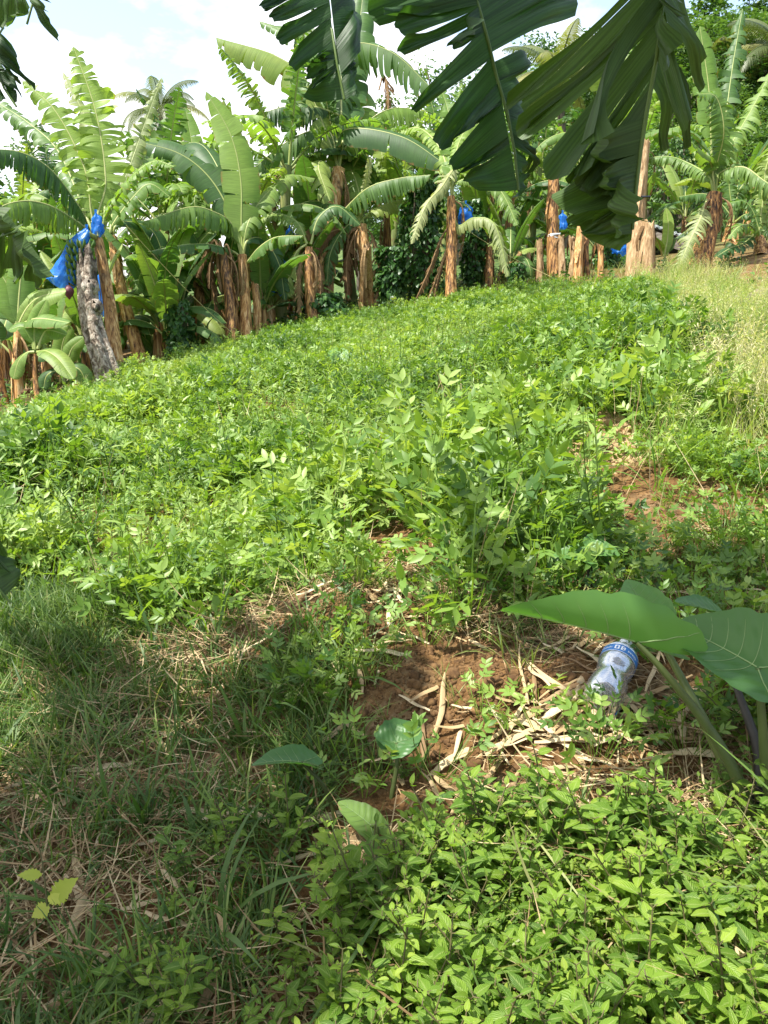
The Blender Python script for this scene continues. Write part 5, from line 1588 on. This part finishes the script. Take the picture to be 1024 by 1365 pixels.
def heart_leaf(parent, o, attach, tip, nrm, width=1.0, cup=.4, droop=.1, mat='taro', wave=.015, seed=0, veins=True, label=None, name='leaf'):
    rng = np.random.default_rng(seed)
    attach, tip = np.asarray(attach, float) - o, np.asarray(tip, float) - o
    L = np.linalg.norm(tip - attach); ax = (tip - attach) / L
    nn = norm(np.asarray(nrm, float) - np.dot(nrm, ax) * ax); sd = np.cross(nn, ax)
    nt, nr_ = 96, 26
    th = np.linspace(-PI, PI, nt + 1)[:-1] + PI / nt
    R = np.interp(np.abs(th), *HEART) * (1 + .02 * np.sin(th * 11 + seed))
    q = np.linspace(0.02, 1, nr_)[:, None]
    x = R * np.cos(th) * q; y = R * np.sin(th) * q * width

    def surf(x, y):
        a = np.abs(y)
        z = -droop * np.clip(x, 0, 1) ** 2 - droop * .8 * np.clip(-x, 0, 1) + wave * np.sin(a * 17 + x * 5 + seed) * a * 2 + .006 * np.sin((x - a * .7) * 34) * np.clip(a * 6, 0, 1)
        c = np.cos(cup * np.clip(a / .45, 0, 1) ** .4); s = np.sin(cup * np.clip(a / .45, 0, 1) ** .4)
        return ax * x[..., None] * L + sd * (y * c)[..., None] * L + nn * (z + a * s - .035 * np.exp(-a * 30) * 0)[..., None] * L + attach
    P = surf(x, y)
    b = MB(); b.grid(P, np.stack([x, y], -1), rng.random(), wrap=True)
    b.add(np.concatenate([attach[None], P[0]]), None, [[0, 1 + (k + 1) % nt, 1 + k] for k in range(nt)], None, .5)
    lf = b.build(name, M[mat], parent)
    if label: lf['label'] = label
    if veins:
        b = MB()
        for a_, l_ in [(0, .97)] + [(s_ * v, e_) for s_ in (1, -1) for v, e_ in ((2.45, .50), )]:
            t = np.linspace(0.01, l_, 12)
            b.tube(surf(t * np.cos(a_), t * np.sin(a_) * width) + nn * .0008, np.linspace(.0030, .0008, 12) * (L / .35), 5)
        for k in range(5):
            for s_ in (1, -1):
                x0 = .06 + k * .16
                e_ = np.interp(np.abs(math.atan2(.42 * (1 - x0 * .75), x0 + .16)), *HEART)
                t = np.linspace(0, 1, 9)
                b.tube(surf(x0 + (.16) * t ** 1.5, s_ * t * .40 * (1 - x0 * .8) * width) + nn * .0006, np.linspace(.0018, .0005, 9) * (L / .35), 4)
        b.build('veins', M['taro_vein'], lf)
    return lf


def petiole(parent, o, pts, r0, r1, mat='taro_stem', n=24):
    b = MB(); b.tube(catmull([np.asarray(p) - o for p in pts], n), np.linspace(r0, r1, n), 9)
    return b.build('stalk', M[mat], parent)


tp = gpix(1012, 1112); dt = depth_of(tp)
tr_ = empty('taro_plant', tp); o = np.asarray(tp)
tag(tr_, 'large taro plant with broad heart-shaped leaves on thick stalks at the right edge', 'taro plant')
a1 = pix(848, 856, dt - .02); t1 = pix(668, 803, dt - .06)
petiole(tr_, o, [tp - [0, 0, .05], pix(990, 1055, dt), pix(948, 975, dt), pix(885, 895, dt - .01), a1], .017, .0055)
heart_leaf(tr_, o, a1, t1, norm(UPV * .85 + FWD * .45), .66, cup=.95, droop=.06, seed=1, label='taro leaf folded along its rib and seen from below')
a2 = pix(864, 822, dt + .18); t2 = pix(838, 768, dt + .26)
petiole(tr_, o, [tp + [.0, .04, 0], pix(975, 1035, dt + .07), pix(925, 935, dt + .12), a2], .018, .005)
heart_leaf(tr_, o, a2, pix(838, 768, dt + .24), norm(UPV * .7 - FWD * .7), 1.25, cup=.25, droop=.15, seed=2)
a3 = pix(1010, 890, dt - .06); t3 = pix(912, 812, dt + .06)
petiole(tr_, o, [tp + [.03, -.02, 0], pix(1022, 1030, dt - .03), pix(1016, 960, dt - .05), a3], .016, .006)
heart_leaf(tr_, o, a3, pix(896, 822, dt + .07), norm(UPV * .62 - FWD * .8), 1.2, cup=.42, droop=.12, seed=3)
a4 = pix(966, 872, dt + .2); t4 = pix(905, 800, dt + .1)
petiole(tr_, o, [tp + [.01, .05, 0], pix(1012, 1010, dt + .1), pix(985, 925, dt + .16), a4], .016, .006, mat='taro_stem_dark')
heart_leaf(tr_, o, pix(955, 818, dt + .24), pix(905, 792, dt + .22), norm(UPV * .9 - FWD * .3), 1.0, cup=.3, droop=.2, seed=4)
petiole(tr_, o, [a4, pix(962, 840, dt + .22), pix(955, 818, dt + .24)], .006, .005, mat='taro_stem_dark')
petiole(tr_, o, [tp + [.05, .03, 0], pix(1030, 1060, dt + .03), pix(1040, 960, dt + .05), pix(1062, 860, dt + .08)], .018, .006)
heart_leaf(tr_, o, pix(1062, 860, dt + .08), pix(1150, 840, dt + .1), norm(UPV), 1.0, cup=.3, droop=.15, seed=5)


def small_taro(base, leaves, label, seed, mat='taro', smat='taro_stem'):
    p = gpix(*base); d = depth_of(p); o = np.asarray(p)
    root = empty('taro_seedling', p); tag(root, label, 'taro seedling')
    for k, (at_, tip, nr_, w_, cup, dd, dtip, m_) in enumerate(leaves):
        a = pix(*at_, d + dd)
        mid = (np.asarray(p) + a) / 2 + [.01, .0, .02]
        petiole(root, o, [p - [0, 0, .02], mid, a],   .007, .0035, mat=smat)
        heart_leaf(root, o, a, pix(*tip, d + dd + dtip), nr_, w_, cup=cup, droop=.2, mat=m_ or mat, seed=seed + k)
    return root


small_taro((520, 1065), [((527, 990), (500, 972), norm(UPV * .8 - FWD * .5), 1.5, .5, 0, .03, None), ((529, 990), (560, 962), norm(UPV * .75 - FWD * .6), 1.5, .4, 0, .04, None)], 'taro seedling with one cupped green leaf on a pale stalk beside the bare soil', 31)
small_taro((782, 790), [((778, 742), (738, 734), norm(UPV * .8 - FWD * .5), 1.2, .3, 0, .02, None), ((796, 735), (828, 735), norm(UPV * .75 - FWD * .6), 1.2, .35, .02, -.02, None), ((790, 728), (800, 708), norm(UPV * .6 - FWD * .8), 1.2, .35, .05, .03, None)], 'three-leaved taro seedling on dark stalks just above the big folded taro leaf', 41, smat='taro_stem_dark')
small_taro((455, 1110), [((402, 1016), (338, 1008), norm(UPV * .9 - FWD * .2), .9, .45, -.02, -.03, None), ((402, 1016), (432, 1019), norm(UPV * .9 - FWD * .2), .25, .2, -.02, .0, 'taro_pale')], 'leaning taro seedling whose yellowish stalk carries one narrow leaf', 51)
small_taro((500, 1130), [((494, 1100), (452, 1062), norm(UPV * .85 - FWD * .45), .85, .18, 0, .03, 'taro_pale')], 'low taro seedling with one yellow-green leaf and bright pale veins', 61)
small_taro((458, 510), [((452, 476), (444, 462), norm(UPV * .6 - FWD * .8), 1.3, .3, 0, .1, None), ((462, 486), (434, 492), norm(UPV * .6 - FWD * .8), 1.3, .3, 0, .1, None)], 'bluish taro seedling in the middle of the far crop', 71)
small_taro((728, 490), [((724, 474), (700, 470), norm(UPV * .8 - FWD * .5), 1.3, .3, 0, .05, None), ((726, 476), (742, 484), norm(UPV * .8 - FWD * .5), 1.3, .3, 0, .05, None)], 'bluish taro seedling in the right half of the far crop', 81)
small_taro((166, 690), [((160, 684), (170, 664), norm(UPV * .5 - FWD * .9), 1.2, .3, 0, .05, None)], 'pale single-leaved taro seedling in the left half of the crop', 91)

# yellowing sow-thistle-like weed, lower left
p = gpix(66, 1262); d = depth_of(p); o = np.asarray(p); root = empty('yellow_weed', p)
tag(root, 'spindly weed with a few yellow toothed leaves in the lower left grass', 'weed')
b = MB(); b.tube(catmull([np.zeros(3), pix(63, 1210, d) - o, pix(58, 1160, d) - o, pix(50, 1118, d) - o], 16), np.linspace(.0028, .0012, 16), 5); b.build('stem', M['herb_stem'], root)
for k, (a, t, w) in enumerate([((66, 1208), (42, 1222), .9), ((68, 1202), (98, 1172), .55), ((56, 1166), (24, 1166), .5), ((64, 1196), (86, 1200), .5)]):
    rng = np.random.default_rng(500 + k)
    A = pix(*a, d) - o; T = pix(*t, d - .02) - o; L = np.linalg.norm(T - A); ax = (T - A) / L; nn = norm(-FWD * .8 + UPV * .5 - np.dot(-FWD * .8 + UPV * .5, ax) * ax); sd = np.cross(ax, nn)
    s = np.linspace(0, 1, 15)
    w_ = w * L * .5 * np.sin(PI * np.clip(s, .03, .97) ** .8) * (1 + .16 * np.cos(s * 44))
    c = A + ax * (s * L)[:, None] - nn * (.15 * L * s * s)[:, None]
    b = MB(); b.grid(np.stack([c - sd * w_[:, None] + nn * (.2 * w_)[:, None], c, c + sd * w_[:, None] + nn * (.2 * w_)[:, None]], 1)); b.build('leaf', M['yellow_leaf'], root)

# ------------------------------------------------------------------ bottle
pb, pn = gpix(794, 956), gpix(829, 874)
ax = norm(pn - pb); L = np.linalg.norm(pn - pb)
K = L / .30
ctr = (pb + pn) / 2
e = .05
gx = (float(ground(ctr[0] + e, ctr[1])) - float(ground(ctr[0] - e, ctr[1]))) / (2 * e); gy = (float(ground(ctr[0], ctr[1] + e)) - float(ground(ctr[0], ctr[1] - e))) / (2 * e)
up = norm(np.array([-gx, -gy, 1.0])); up = norm(up - np.dot(up, ax) * ax)
base = pb + up * (.052 * K)
bt = empty('water_bottle', base)
tag(bt, 'empty clear plastic bottle with a blue label band lying on dry straw', 'bottle')
PR = [(.0, .020), (.002, .034), (.012, .041), (.04, .0445), (.075, .0445), (.10, .042), (.118, .0375), (.128, .0365), (.140, .0378), (.155, .041), (.17, .0425), (.185, .0435), (.187, .0425), (.222, .0425), (.224, .0435), (.236, .041), (.25, .034), (.262, .025), (.272, .0165), (.28, .0145), (.283, .0170), (.287, .0170), (.289, .0142), (.30, .0142)]
pa = np.array([p_[0] for p_ in PR]); prr = np.array([p_[1] for p_ in PR]) * 1.28
sx = norm(np.cross(ax, up)); t = np.linspace(0, 2 * PI, 40, endpoint=False)
ribs = 1 + .012 * np.cos(t * 10)[None] * ((pa > .14) & (pa < .185))[:, None]


def lathe(h, r, mod=1.0):
    h, r = np.asarray(h) * K, np.asarray(r) * K
    rr_ = r[:, None] * (np.ones((len(h), len(t))) * mod)
    return ax * h[:, None, None] + rr_[..., None] * (np.cos(t)[None, :, None] * up + np.sin(t)[None, :, None] * sx)


b = MB(); b.grid(lathe(pa, prr, ribs), wrap=True); G = lathe([0.0], [.020])[0]
b.add(np.concatenate([[ax * .010 * K], G]), None, [[0, 1 + k, 1 + (k + 1) % 40] for k in range(40)])
b.build('body', M['pet'], bt)
b = MB(); b.grid(lathe([.1875, .1885, .205, .2205, .2215], [.0553, .0558, .0558, .0558, .0553]), wrap=True); lab = b.build('label_band', M['label_blue'], bt)
b = MB(); b.grid(lathe([.1872, .1892], [.0563, .0563]), wrap=True); b.grid(lathe([.2198, .2212], [.0563, .0563]), wrap=True); b.build('label_edge', M['label_white'], lab)


def mark(b, a0, a1, h0, h1, r=.0565):
    q = np.linspace(a0, a1, 6)
    G = np.stack([ax * hh * K + r * K * (np.cos(q)[:, None] * up + np.sin(q)[:, None] * sx) for hh in (h0, h1)], 1)
    b.grid(G)


b = MB()
for sgn in (-1, 1):
    base_a = 0.0 if sgn < 0 else 2.6
    for (a0, a1, h0, h1) in [(-.42, -.34, .196, .214), (-.34, -.22, .211, .214), (-.34, -.22, .196, .199), (-.24, -.16, .196, .214), (-.08, .0, .196, .214), (.0, .10, .211, .214), (.0, .10, .2035, .2065), (.0, .10, .196, .199), (.10, .16, .199, .211)]:
        mark(b, base_a + a0, base_a + a1, h0, h1)
    for k in range(9):
        mark(b, base_a + .32 + k * .07, base_a + .36 + k * .07, .199 + .003 * (k % 2), .207)
        mark(b, base_a - 1.1 + k * .065, base_a - 1.07 + k * .065, .201, .209 - .002 * (k % 3))
b.build('lettering', M['label_white'], lab)
b = MB(); b.grid(lathe([.281, .300], [.0205, .0205]), wrap=True)
b.grid(lathe([.300, .301, .2995], [.0205, .0190, .0180]), wrap=True); b.build('neck_ring', M['label_white'], bt)
b = MB(); q = np.linspace(-.9, .9, 14)
b.grid(np.stack([ax * hh * K + .0575 * K * (np.cos(q + 2.6)[:, None] * up + np.sin(q + 2.6)[:, None] * sx) * rr_ for hh, rr_ in ((.012, .95), (.022, .98), (.032, 1.0))], 1)); b.build('base_label', M['label_blue'], bt)
# seedling leaf standing in front of the bottle
p = gpix(798, 968); root = empty('clover_seedling', p); tag(root, 'tiny seedling with one bright round leaf in front of the bottle base', 'seedling')
o = np.asarray(p); d = depth_of(p); b = MB(); a = pix(797, 934, d - .03)
b.tube([np.zeros(3), a - o], [.0015, .001], 5); b.build('stem', M['herb_stem'], root)
b = MB(); ovate(b, a - o, norm(pix(797, 925, d) - a), norm(-FWD + UPV * .6), .034, .040, fold=.1, curl=.2, rnd=.9); b.build('leaf', M['herb'], root)

# ------------------------------------------------------------------ vine thickets and bushes
def thicket(seed, base, top, wpx, n, label, d=None, lf=.085, cat='thicket', name='vine_thicket', mat='vine'):
    rng = np.random.default_rng(seed)
    p = gpix(*base); d = d or depth_of(p); p = pix(base[0], base[1], d); p[2] = ground(p[0], p[1])
    H = pix(base[0], top, d)[2] - p[2]; R = wpx / 2 * d / F
    root = empty(name, p); tag(root, label, cat)
    b = MB()
    for k in range(7):
        a = rng.uniform(0, 6.28); q = rng.uniform(.2, .6) * R
        b.tube(catmull([[0, 0, -.05], [math.cos(a) * q * .6, math.sin(a) * q * .6, H * .4], [math.cos(a + .4) * q, math.sin(a + .4) * q, H * rng.uniform(.7, .95)]], 10), np.linspace(.045, .012, 10), 6)
    b.build('stems', M['bark'], root)
    b = MB()
    lt = []
    for s in range(3):
        q = MB(); ovate(q, np.zeros(3), [1, 0, 0], [0, 0, 1], lf, lf * .85, fold=.2, curl=.5, rows=3, heart=.45); lt.append(Template(q))
    cz = rng.random(n); ca = rng.uniform(0, 2 * PI, n)
    prof = R * (.55 + .6 * np.sin(PI * np.clip(cz * .8 + .12, 0, 1))) * (.72 + .9 * fbm(np.cos(ca) * 1.6 + 8, np.sin(ca) * 1.6 + cz * 3 + 8, seed)) * np.sqrt(rng.uniform(.45, 1, n))
    P = np.stack([prof * np.cos(ca), prof * np.sin(ca), cz * H], 1)
    Mx = rotz(ca + rng.normal(0, .7, n)) @ roty(rng.normal(.75, .4, n)) @ rotx(rng.normal(0, .4, n)) * rng.uniform(.6, 1.35, n)[:, None, None]
    w = rng.integers(0, 3, n)
    for k in range(3): lt[k].stamp(b, P[w == k], Mx[w == k], np.clip(rng.normal(.42, .2, (w == k).sum()), 0, 1))
    b.build('foliage', M[mat], root)
    return root


thicket(601, (560, 405), 245, 62, 2600, 'tall column smothered in dark heart-leaved vines, left of the slender half-dried plant')
thicket(602, (628, 396), 270, 34, 1300, 'narrow vine-covered column just right of the slender half-dried plant', d=15.2)
thicket(603, (520, 412), 330, 50, 1300, 'low dark mound of vines at the left foot of the vine column', d=14.2)
thicket(604, (243, 480), 400, 44, 1100, 'small leafy bush between the left plants and the thin leaning stem', lf=.07, cat='bush', name='leafy_bush')
thicket(605, (430, 432), 390, 90, 1500, 'dark tangle of low vines at the foot of the middle clump', d=13.0, lf=.07)
thicket(606, (690, 384), 350, 30, 500, 'small dark bush among the thin stakes', lf=.07, cat='bush', name='leafy_bush')
thicket(607, (808, 372), 330, 40, 700, 'airy bush behind the stakes beside the tall tan stem', d=15.5, lf=.06, cat='bush', name='leafy_bush')
thicket(608, (890, 350), 190, 70, 1800, 'olive bush rising behind the tall tan stem', d=21, lf=.09, cat='bush', name='leafy_bush', mat='tree_leaf')

# ------------------------------------------------------------------ shed
ds = 16.5
c0, c1 = pix(858, 304, ds), pix(1050, 372, ds - .8)
root = empty('shed', (c0[0], c0[1], float(ground(c0[0], c0[1])))); o = np.array(root.location)
tag(root, 'low open shed with a sloping roof of weathered boards at the right edge', 'shed')
dirv = norm(c1 - c0); back = norm(np.array([-dirv[1], dirv[0], 0])); Lr = np.linalg.norm(c1 - c0)


def beam(b, a, c, w, h):
    a, c = np.asarray(a), np.asarray(c); t = norm(c - a); s = norm(np.cross(t, [0, 0, 1.0])) if abs(t[2]) < .9 else np.array([1.0, 0, 0]); u = np.cross(s, t)
    V = [p + s * (w / 2 * i) + u * (h / 2 * j) for p in (a, c) for i, j in ((-1, -1), (1, -1), (1, 1), (-1, 1))]
    b.add(V, [[0, 1, 2, 3], [7, 6, 5, 4], [0, 4, 5, 1], [1, 5, 6, 2], [2, 6, 7, 3], [3, 7, 4, 0]])


b = MB(); rng = np.random.default_rng(7)
for k in range(13):
    q = k * .19
    beam(b, c0 - o + back * q + [0, 0, q * .10 + rng.normal(0, .008)], c1 - o + back * q + [0, 0, q * .10 + rng.normal(0, .008)] + dirv * rng.uniform(0, .3), .18, .03)
b.build('roof', M['wood'], root, smooth=False)
b = MB(); beam(b, c0 - o - back * .06 + [0, 0, -.10], c1 - o - back * .06 + [0, 0, -.10], .07, .16); beam(b, c0 - o + back * 2.3 + [0, 0, .08], c1 - o + back * 2.3 + [0, 0, .08], .07, .14)
for k in range(7):
    a = c0 - o + dirv * Lr * (k / 6.0) + [0, 0, -.06]; beam(b, a - back * .1, a + back * 2.4 + [0, 0, .24], .06, .08)
b.build('rafters', M['wood'], root, smooth=False)
b = MB()
s = np.linspace(0, 1, 40)[:, None]; u_ = np.linspace(-.08, 1.2, 2)[None]
G = (c0 - o + [0, 0, .10]) + dirv * (s[..., None] * 1.0 - .15) + back * u_[..., None] + np.array([0, 0, 1.]) * (u_ * .10 + .02 * np.sin(s * 60))[..., None]
b.grid(G); b.build('metal_sheet', M['sheet'], root)
for k, f_ in enumerate((.03, .47, .62, .97)):
    for q in (0.0, 2.2):
        a = c0 + dirv * Lr * f_ + back * q + [0, 0, q * .1 - .05]
        g = np.array([a[0] + (.12 if k == 1 else 0), a[1], float(ground(a[0], a[1])) - .1]); b = MB(); b.tube([g - o, (g + a) / 2 - o + [.02, 0, 0], a - o], [.06, .055, .05], 8); b.build('post', M['wood'], root)
# pale stone slab at the far right
p = gpix(1022, 404); b = MB()
t_ = np.linspace(.02, PI - .02, 9)[:, None]; p_ = np.linspace(0, 2 * PI, 16, endpoint=False)[None]
R_ = 1 + .35 * vnoise(np.cos(p_) * 2 * np.sin(t_) + 3, np.sin(p_) * 2 * np.sin(t_) + t_ + 3, 4)
b.grid(np.stack([.24 * R_ * np.sin(t_) * np.cos(p_), .2 * R_ * np.sin(t_) * np.sin(p_), .15 * R_ * np.cos(t_)], -1), wrap=True)
tag(b.build('boulder', surf_mat('pinkish_stone', [(.3, (.11, .07, .06)), (.7, (.26, .19, .165))], nscale=6, rough=.9), loc=p), 'pinkish grey boulder in the grass at the right edge', 'rock')

# ------------------------------------------------------------------ trees on the hill and palms
def make_tree(seed, H, R, nclump=46, nleaf=150, lf=.22, trunk_h=.35, open_=False, name='tree'):
    rng = np.random.default_rng(seed)
    root = empty(name)
    b = MB(); b.tube(catmull([[0, 0, -.3], [rng.normal(0, .1), rng.normal(0, .1), H * .3], [rng.normal(0, .3), rng.normal(0, .3), H * .75]], 12), np.linspace(.035 * H, .010 * H, 12), 8)
    C = []
    for k in range(nclump):
        a = rng.uniform(0, 6.28); z = trunk_h + (1 - trunk_h) * rng.random() ** .8
        q = R * math.sqrt(max(.05, 1 - ((z - .55) / .55) ** 2)) * rng.uniform(.35, 1)
        c = np.array([math.cos(a) * q, math.sin(a) * q, z * H * rng.uniform(.9, 1.0)]); C.append(c)
        if k % 2 == 0:
            b.tube(catmull([[0, 0, H * z * .55], c * [.5, .5, .85], c], 7), np.linspace(.010 * H, .002 * H, 7), 5)
    b.build('trunk', M['bark'], root)
    q = MB(); q.add([[0, 0, 0], [lf * .5, lf * .28, .02], [lf, 0, -.03], [lf * .5, -lf * .28, .02]], [[0, 1, 2, 3]]); T_ = Template(q)
    b = MB()
    for c in C:
        n = int(nleaf * rng.uniform(.5, 1.4)); cr = R * rng.uniform(.16, .36)
        d = norm(rng.normal(0, 1, (n, 3))); P = c + d * cr * (rng.random((n, 1)) ** .45) * [1, 1, .7]
        Mx = rotz(rng.uniform(0, 6.28, n)) @ roty(rng.normal(.3, .5, n)) @ rotx(rng.normal(0, .5, n)) * rng.uniform(.6, 1.3, n)[:, None, None]
        T_.stamp(b, P, Mx, np.clip(rng.random() * .5 + .25 + rng.normal(0, .15, n), 0, 1))
    b.build('crown', M['tree_leaf'], root)
    return root


TREES = [make_tree(701, 9, 3.4), make_tree(702, 9, 2.8, 40), make_tree(703, 9, 4.0, 60, 150), make_tree(704, 9, 2.6, 26, 60, .20, .4)]
index_kids()
rng = np.random.default_rng(78)
HILL = 'trees on the wooded hillside behind'
first_used = set()
for i, (u, vt, d, k, lab) in enumerate([
    (583, 62, 46, 3, 'thin airy tree against the sky right of the tallest banana leaves'), (655, 96, 44, 0, None), (712, 70, 48, 1, None), (770, 45, 45, 2, None), (830, 75, 40, 0, None), (868, 30, 42, 2, None),
    (915, 12, 44, 0, 'bright leafy tree topping the hill at the upper right'), (952, 26, 40, 2, None), (985, 60, 44, 1, None), (1022, 25, 46, 2, None), (1065, 10, 42, 0, None), (1110, 0, 46, 2, None),
    (885, 130, 30, 1, None), (930, 150, 29, 0, None), (990, 150, 30, 2, None), (1040, 130, 29, 1, None), (1090, 110, 30, 0, None), (870, 210, 25, 0, None), (945, 235, 24, 1, None), (1005, 215, 26, 0, None), (800, 150, 33, 1, None), (740, 170, 30, 0, None), (680, 180, 34, 2, None),
    (620, 170, 38, 1, None), (545, 150, 44, 0, None), (48, 186, 60, 3, 'hazy grey-green treetop low on the skyline at the left'), (1000, -12, 62, 1, 'dark distant treetop peeping over the skyline at the upper right'), (1170, 60, 32, 2, None), (480, 190, 40, 2, None),
    (895, 40, 36, 2, None), (935, 55, 35, 0, None), (970, 45, 38, 2, None), (1005, 70, 36, 0, None), (1040, 50, 38, 2, None), (905, 95, 32, 2, None), (955, 110, 33, 2, None), (1015, 120, 32, 1, None), (975, 190, 27, 2, None), (915, 195, 27, 2, None), (850, 110, 36, 2, None)]):
    r_ = TREES[k] if k not in first_used else copy_tree(TREES[k]); first_used.add(k)
    top = pix(u, vt, d); g = float(ground(top[0], top[1])); h = max(3.0, top[2] - g)
    s_ = h / 9.0; w_ = float(np.clip(s_ * rng.uniform(.95, 1.25) * (1.35 if u > 840 else 1), .45, 2.0))
    r_.location = (top[0], top[1], g); r_.scale = (w_, w_, s_ * .97); r_.rotation_euler = (0, 0, rng.uniform(0, 6.28))
    tag(r_, lab or 'green broadleaf tree on the wooded hillside behind the banana plants', 'tree', HILL)


def make_palm(seed, u, vc, d, FL, label, nf=17, droop=1.9, name='coconut_palm'):
    rng = np.random.default_rng(seed)
    c = pix(u, vc, d); g = float(ground(c[0], c[1])); p = np.array([c[0] + .6, c[1], g]); H = c[2] - g
    root = empty(name, p); tag(root, label, 'palm tree')
    q = c - p
    b = MB(); b.tube(catmull([[0, 0, -.3], q * [.3, .3, .4], q], 16), np.linspace(.22, .13, 16), 9); b.build('trunk', M['bark'], root)
    for k in range(nf):
        f = k / nf; az = k * 2.4; e0 = 1.35 - 1.5 * f; kap = droop * rng.uniform(.8, 1.1)
        s = np.linspace(0, 1, 26); e = e0 - kap * s ** 1.2
        st = np.cumsum(np.cos(e)) / 26 * FL; zt = np.cumsum(np.sin(e)) / 26 * FL
        dr = np.array([math.cos(az), math.sin(az), 0]); sd = np.array([-math.sin(az), math.cos(az), 0])
        C = q + dr * st[:, None] + np.array([0, 0, 1.]) * zt[:, None]
        b = MB(); b.tube(C, np.linspace(.04, .01, 26), 4)
        for j in range(3, 26):
            for rep in (0, .5):
                for sg in (1, -1):
                    a = C[j] + (C[min(j + 1, 25)] - C[j]) * rep
                    ll = FL * .24 * math.sin(PI * min(.95, .18 + .8 * j / 26)) * rng.uniform(.8, 1.1)
                    tng = norm(C[min(j + 1, 25)] - C[j - 1])
                    dv = norm(sd * sg * .8 + tng * .55 + np.array([0, 0, -.35]))
                    m = a + dv * ll * .5; t = a + dv * ll + np.array([0, 0, -.35 * ll]); wv = tng * .022 * FL / 3
                    b.add([a - wv, a + wv, m + wv * 1.1, m - wv * 1.1, t], [[0, 1, 2, 3]], [[3, 2, 4]], None, rng.random())
        b.build('frond', M['palm_leaf'], root)
    return root


make_palm(801, 214, 150, 50, 3.4, 'coconut palm far off against the pale sky, behind the upright leaves on the left')
make_palm(802, 968, 88, 36, 3.0, 'yellowish palm high on the hill right of the leaning banana plant', droop=1.5)
make_palm(803, 745, 105, 30, 2.6, 'palm glimpsed between the two big hanging leaves', droop=1.5)
make_palm(804, 1042, 70, 33, 3.0, 'palm on the hill cut by the right edge of the photo', droop=1.5)

# ------------------------------------------------------------------ light, sky, camera
w = bpy.data.worlds.new('World'); scene.world = w; w.use_nodes = True
nt = w.node_tree; ns, ls = nt.nodes, nt.links; ns.clear()
sky = ns.new('ShaderNodeTexSky'); sky.sky_type = 'NISHITA'; sky.sun_disc = False
sky.sun_elevation = SUN_EL; sky.sun_rotation = math.radians(90) - SUN_AZ
sky.air_density, sky.dust_density = 1.2, 2.0
b1 = N(ns, 'ShaderNodeBackground', Strength=.15); ls.new(sky.outputs[0], b1.inputs[0])
tc = ns.new('ShaderNodeTexCoord'); mp = ns.new('ShaderNodeMapping'); mp.inputs['Scale'].default_value = (1, 1, 2.2); mp.inputs['Location'].default_value = (.35, .1, .2)
ls.new(tc.outputs['Generated'], mp.inputs[0])
cn = N(ns, 'ShaderNodeTexNoise', Scale=4.0, Detail=8.0, Roughness=.55); ls.new(mp.outputs[0], cn.inputs['Vector'])
sp = ns.new('ShaderNodeSeparateXYZ'); ls.new(tc.outputs['Generated'], sp.inputs[0])
bias = N(ns, 'ShaderNodeMath', operation='MULTIPLY_ADD'); ls.new(sp.outputs[0], bias.inputs[0]); bias.inputs[1].default_value = -.12; ls.new(cn.outputs['Fac'], bias.inputs[2])
mr = N(ns, 'ShaderNodeMapRange'); ls.new(bias.outputs[0], mr.inputs[0]); mr.inputs[1].default_value, mr.inputs[2].default_value = .45, .60; mr.inputs[3].default_value = .08
b2 = N(ns, 'ShaderNodeBackground', Strength=.80); b2.inputs[0].default_value = (1, 1, 1, 1)
ms = ns.new('ShaderNodeMixShader'); ls.new(mr.outputs[0], ms.inputs[0]); ls.new(b1.outputs[0], ms.inputs[1]); ls.new(b2.outputs[0], ms.inputs[2])
wo = ns.new('ShaderNodeOutputWorld'); ls.new(ms.outputs[0], wo.inputs[0])

sl = bpy.data.lights.new('sun', 'SUN'); sl.energy = 5.0; sl.angle = math.radians(.55); sl.color = (1, .955, .88)
so_ = bpy.data.objects.new('sun', sl); COL.objects.link(so_)
so_.rotation_euler = Vector(-SUN).to_track_quat('-Z', 'Y').to_euler()

cam = bpy.data.cameras.new('camera'); co = bpy.data.objects.new('camera', cam); COL.objects.link(co)
co.location = CAM; co.rotation_euler = (math.radians(90) - PITCH, 0, 0)
cam.sensor_fit = 'VERTICAL'; cam.sensor_height = 32; cam.lens = F / 1365 * 32
cam.clip_start, cam.clip_end = .05, 3000
scene.camera = co
scene.view_settings.view_transform = 'Standard'; scene.view_settings.look = 'None'
scene.view_settings.exposure = 1.22; scene.view_settings.gamma = 1; scene.view_settings.use_curve_mapping = False
cy = scene.cycles
cy.max_bounces, cy.diffuse_bounces, cy.glossy_bounces, cy.transmission_bounces, cy.transparent_max_bounces = 7, 4, 3, 5, 8
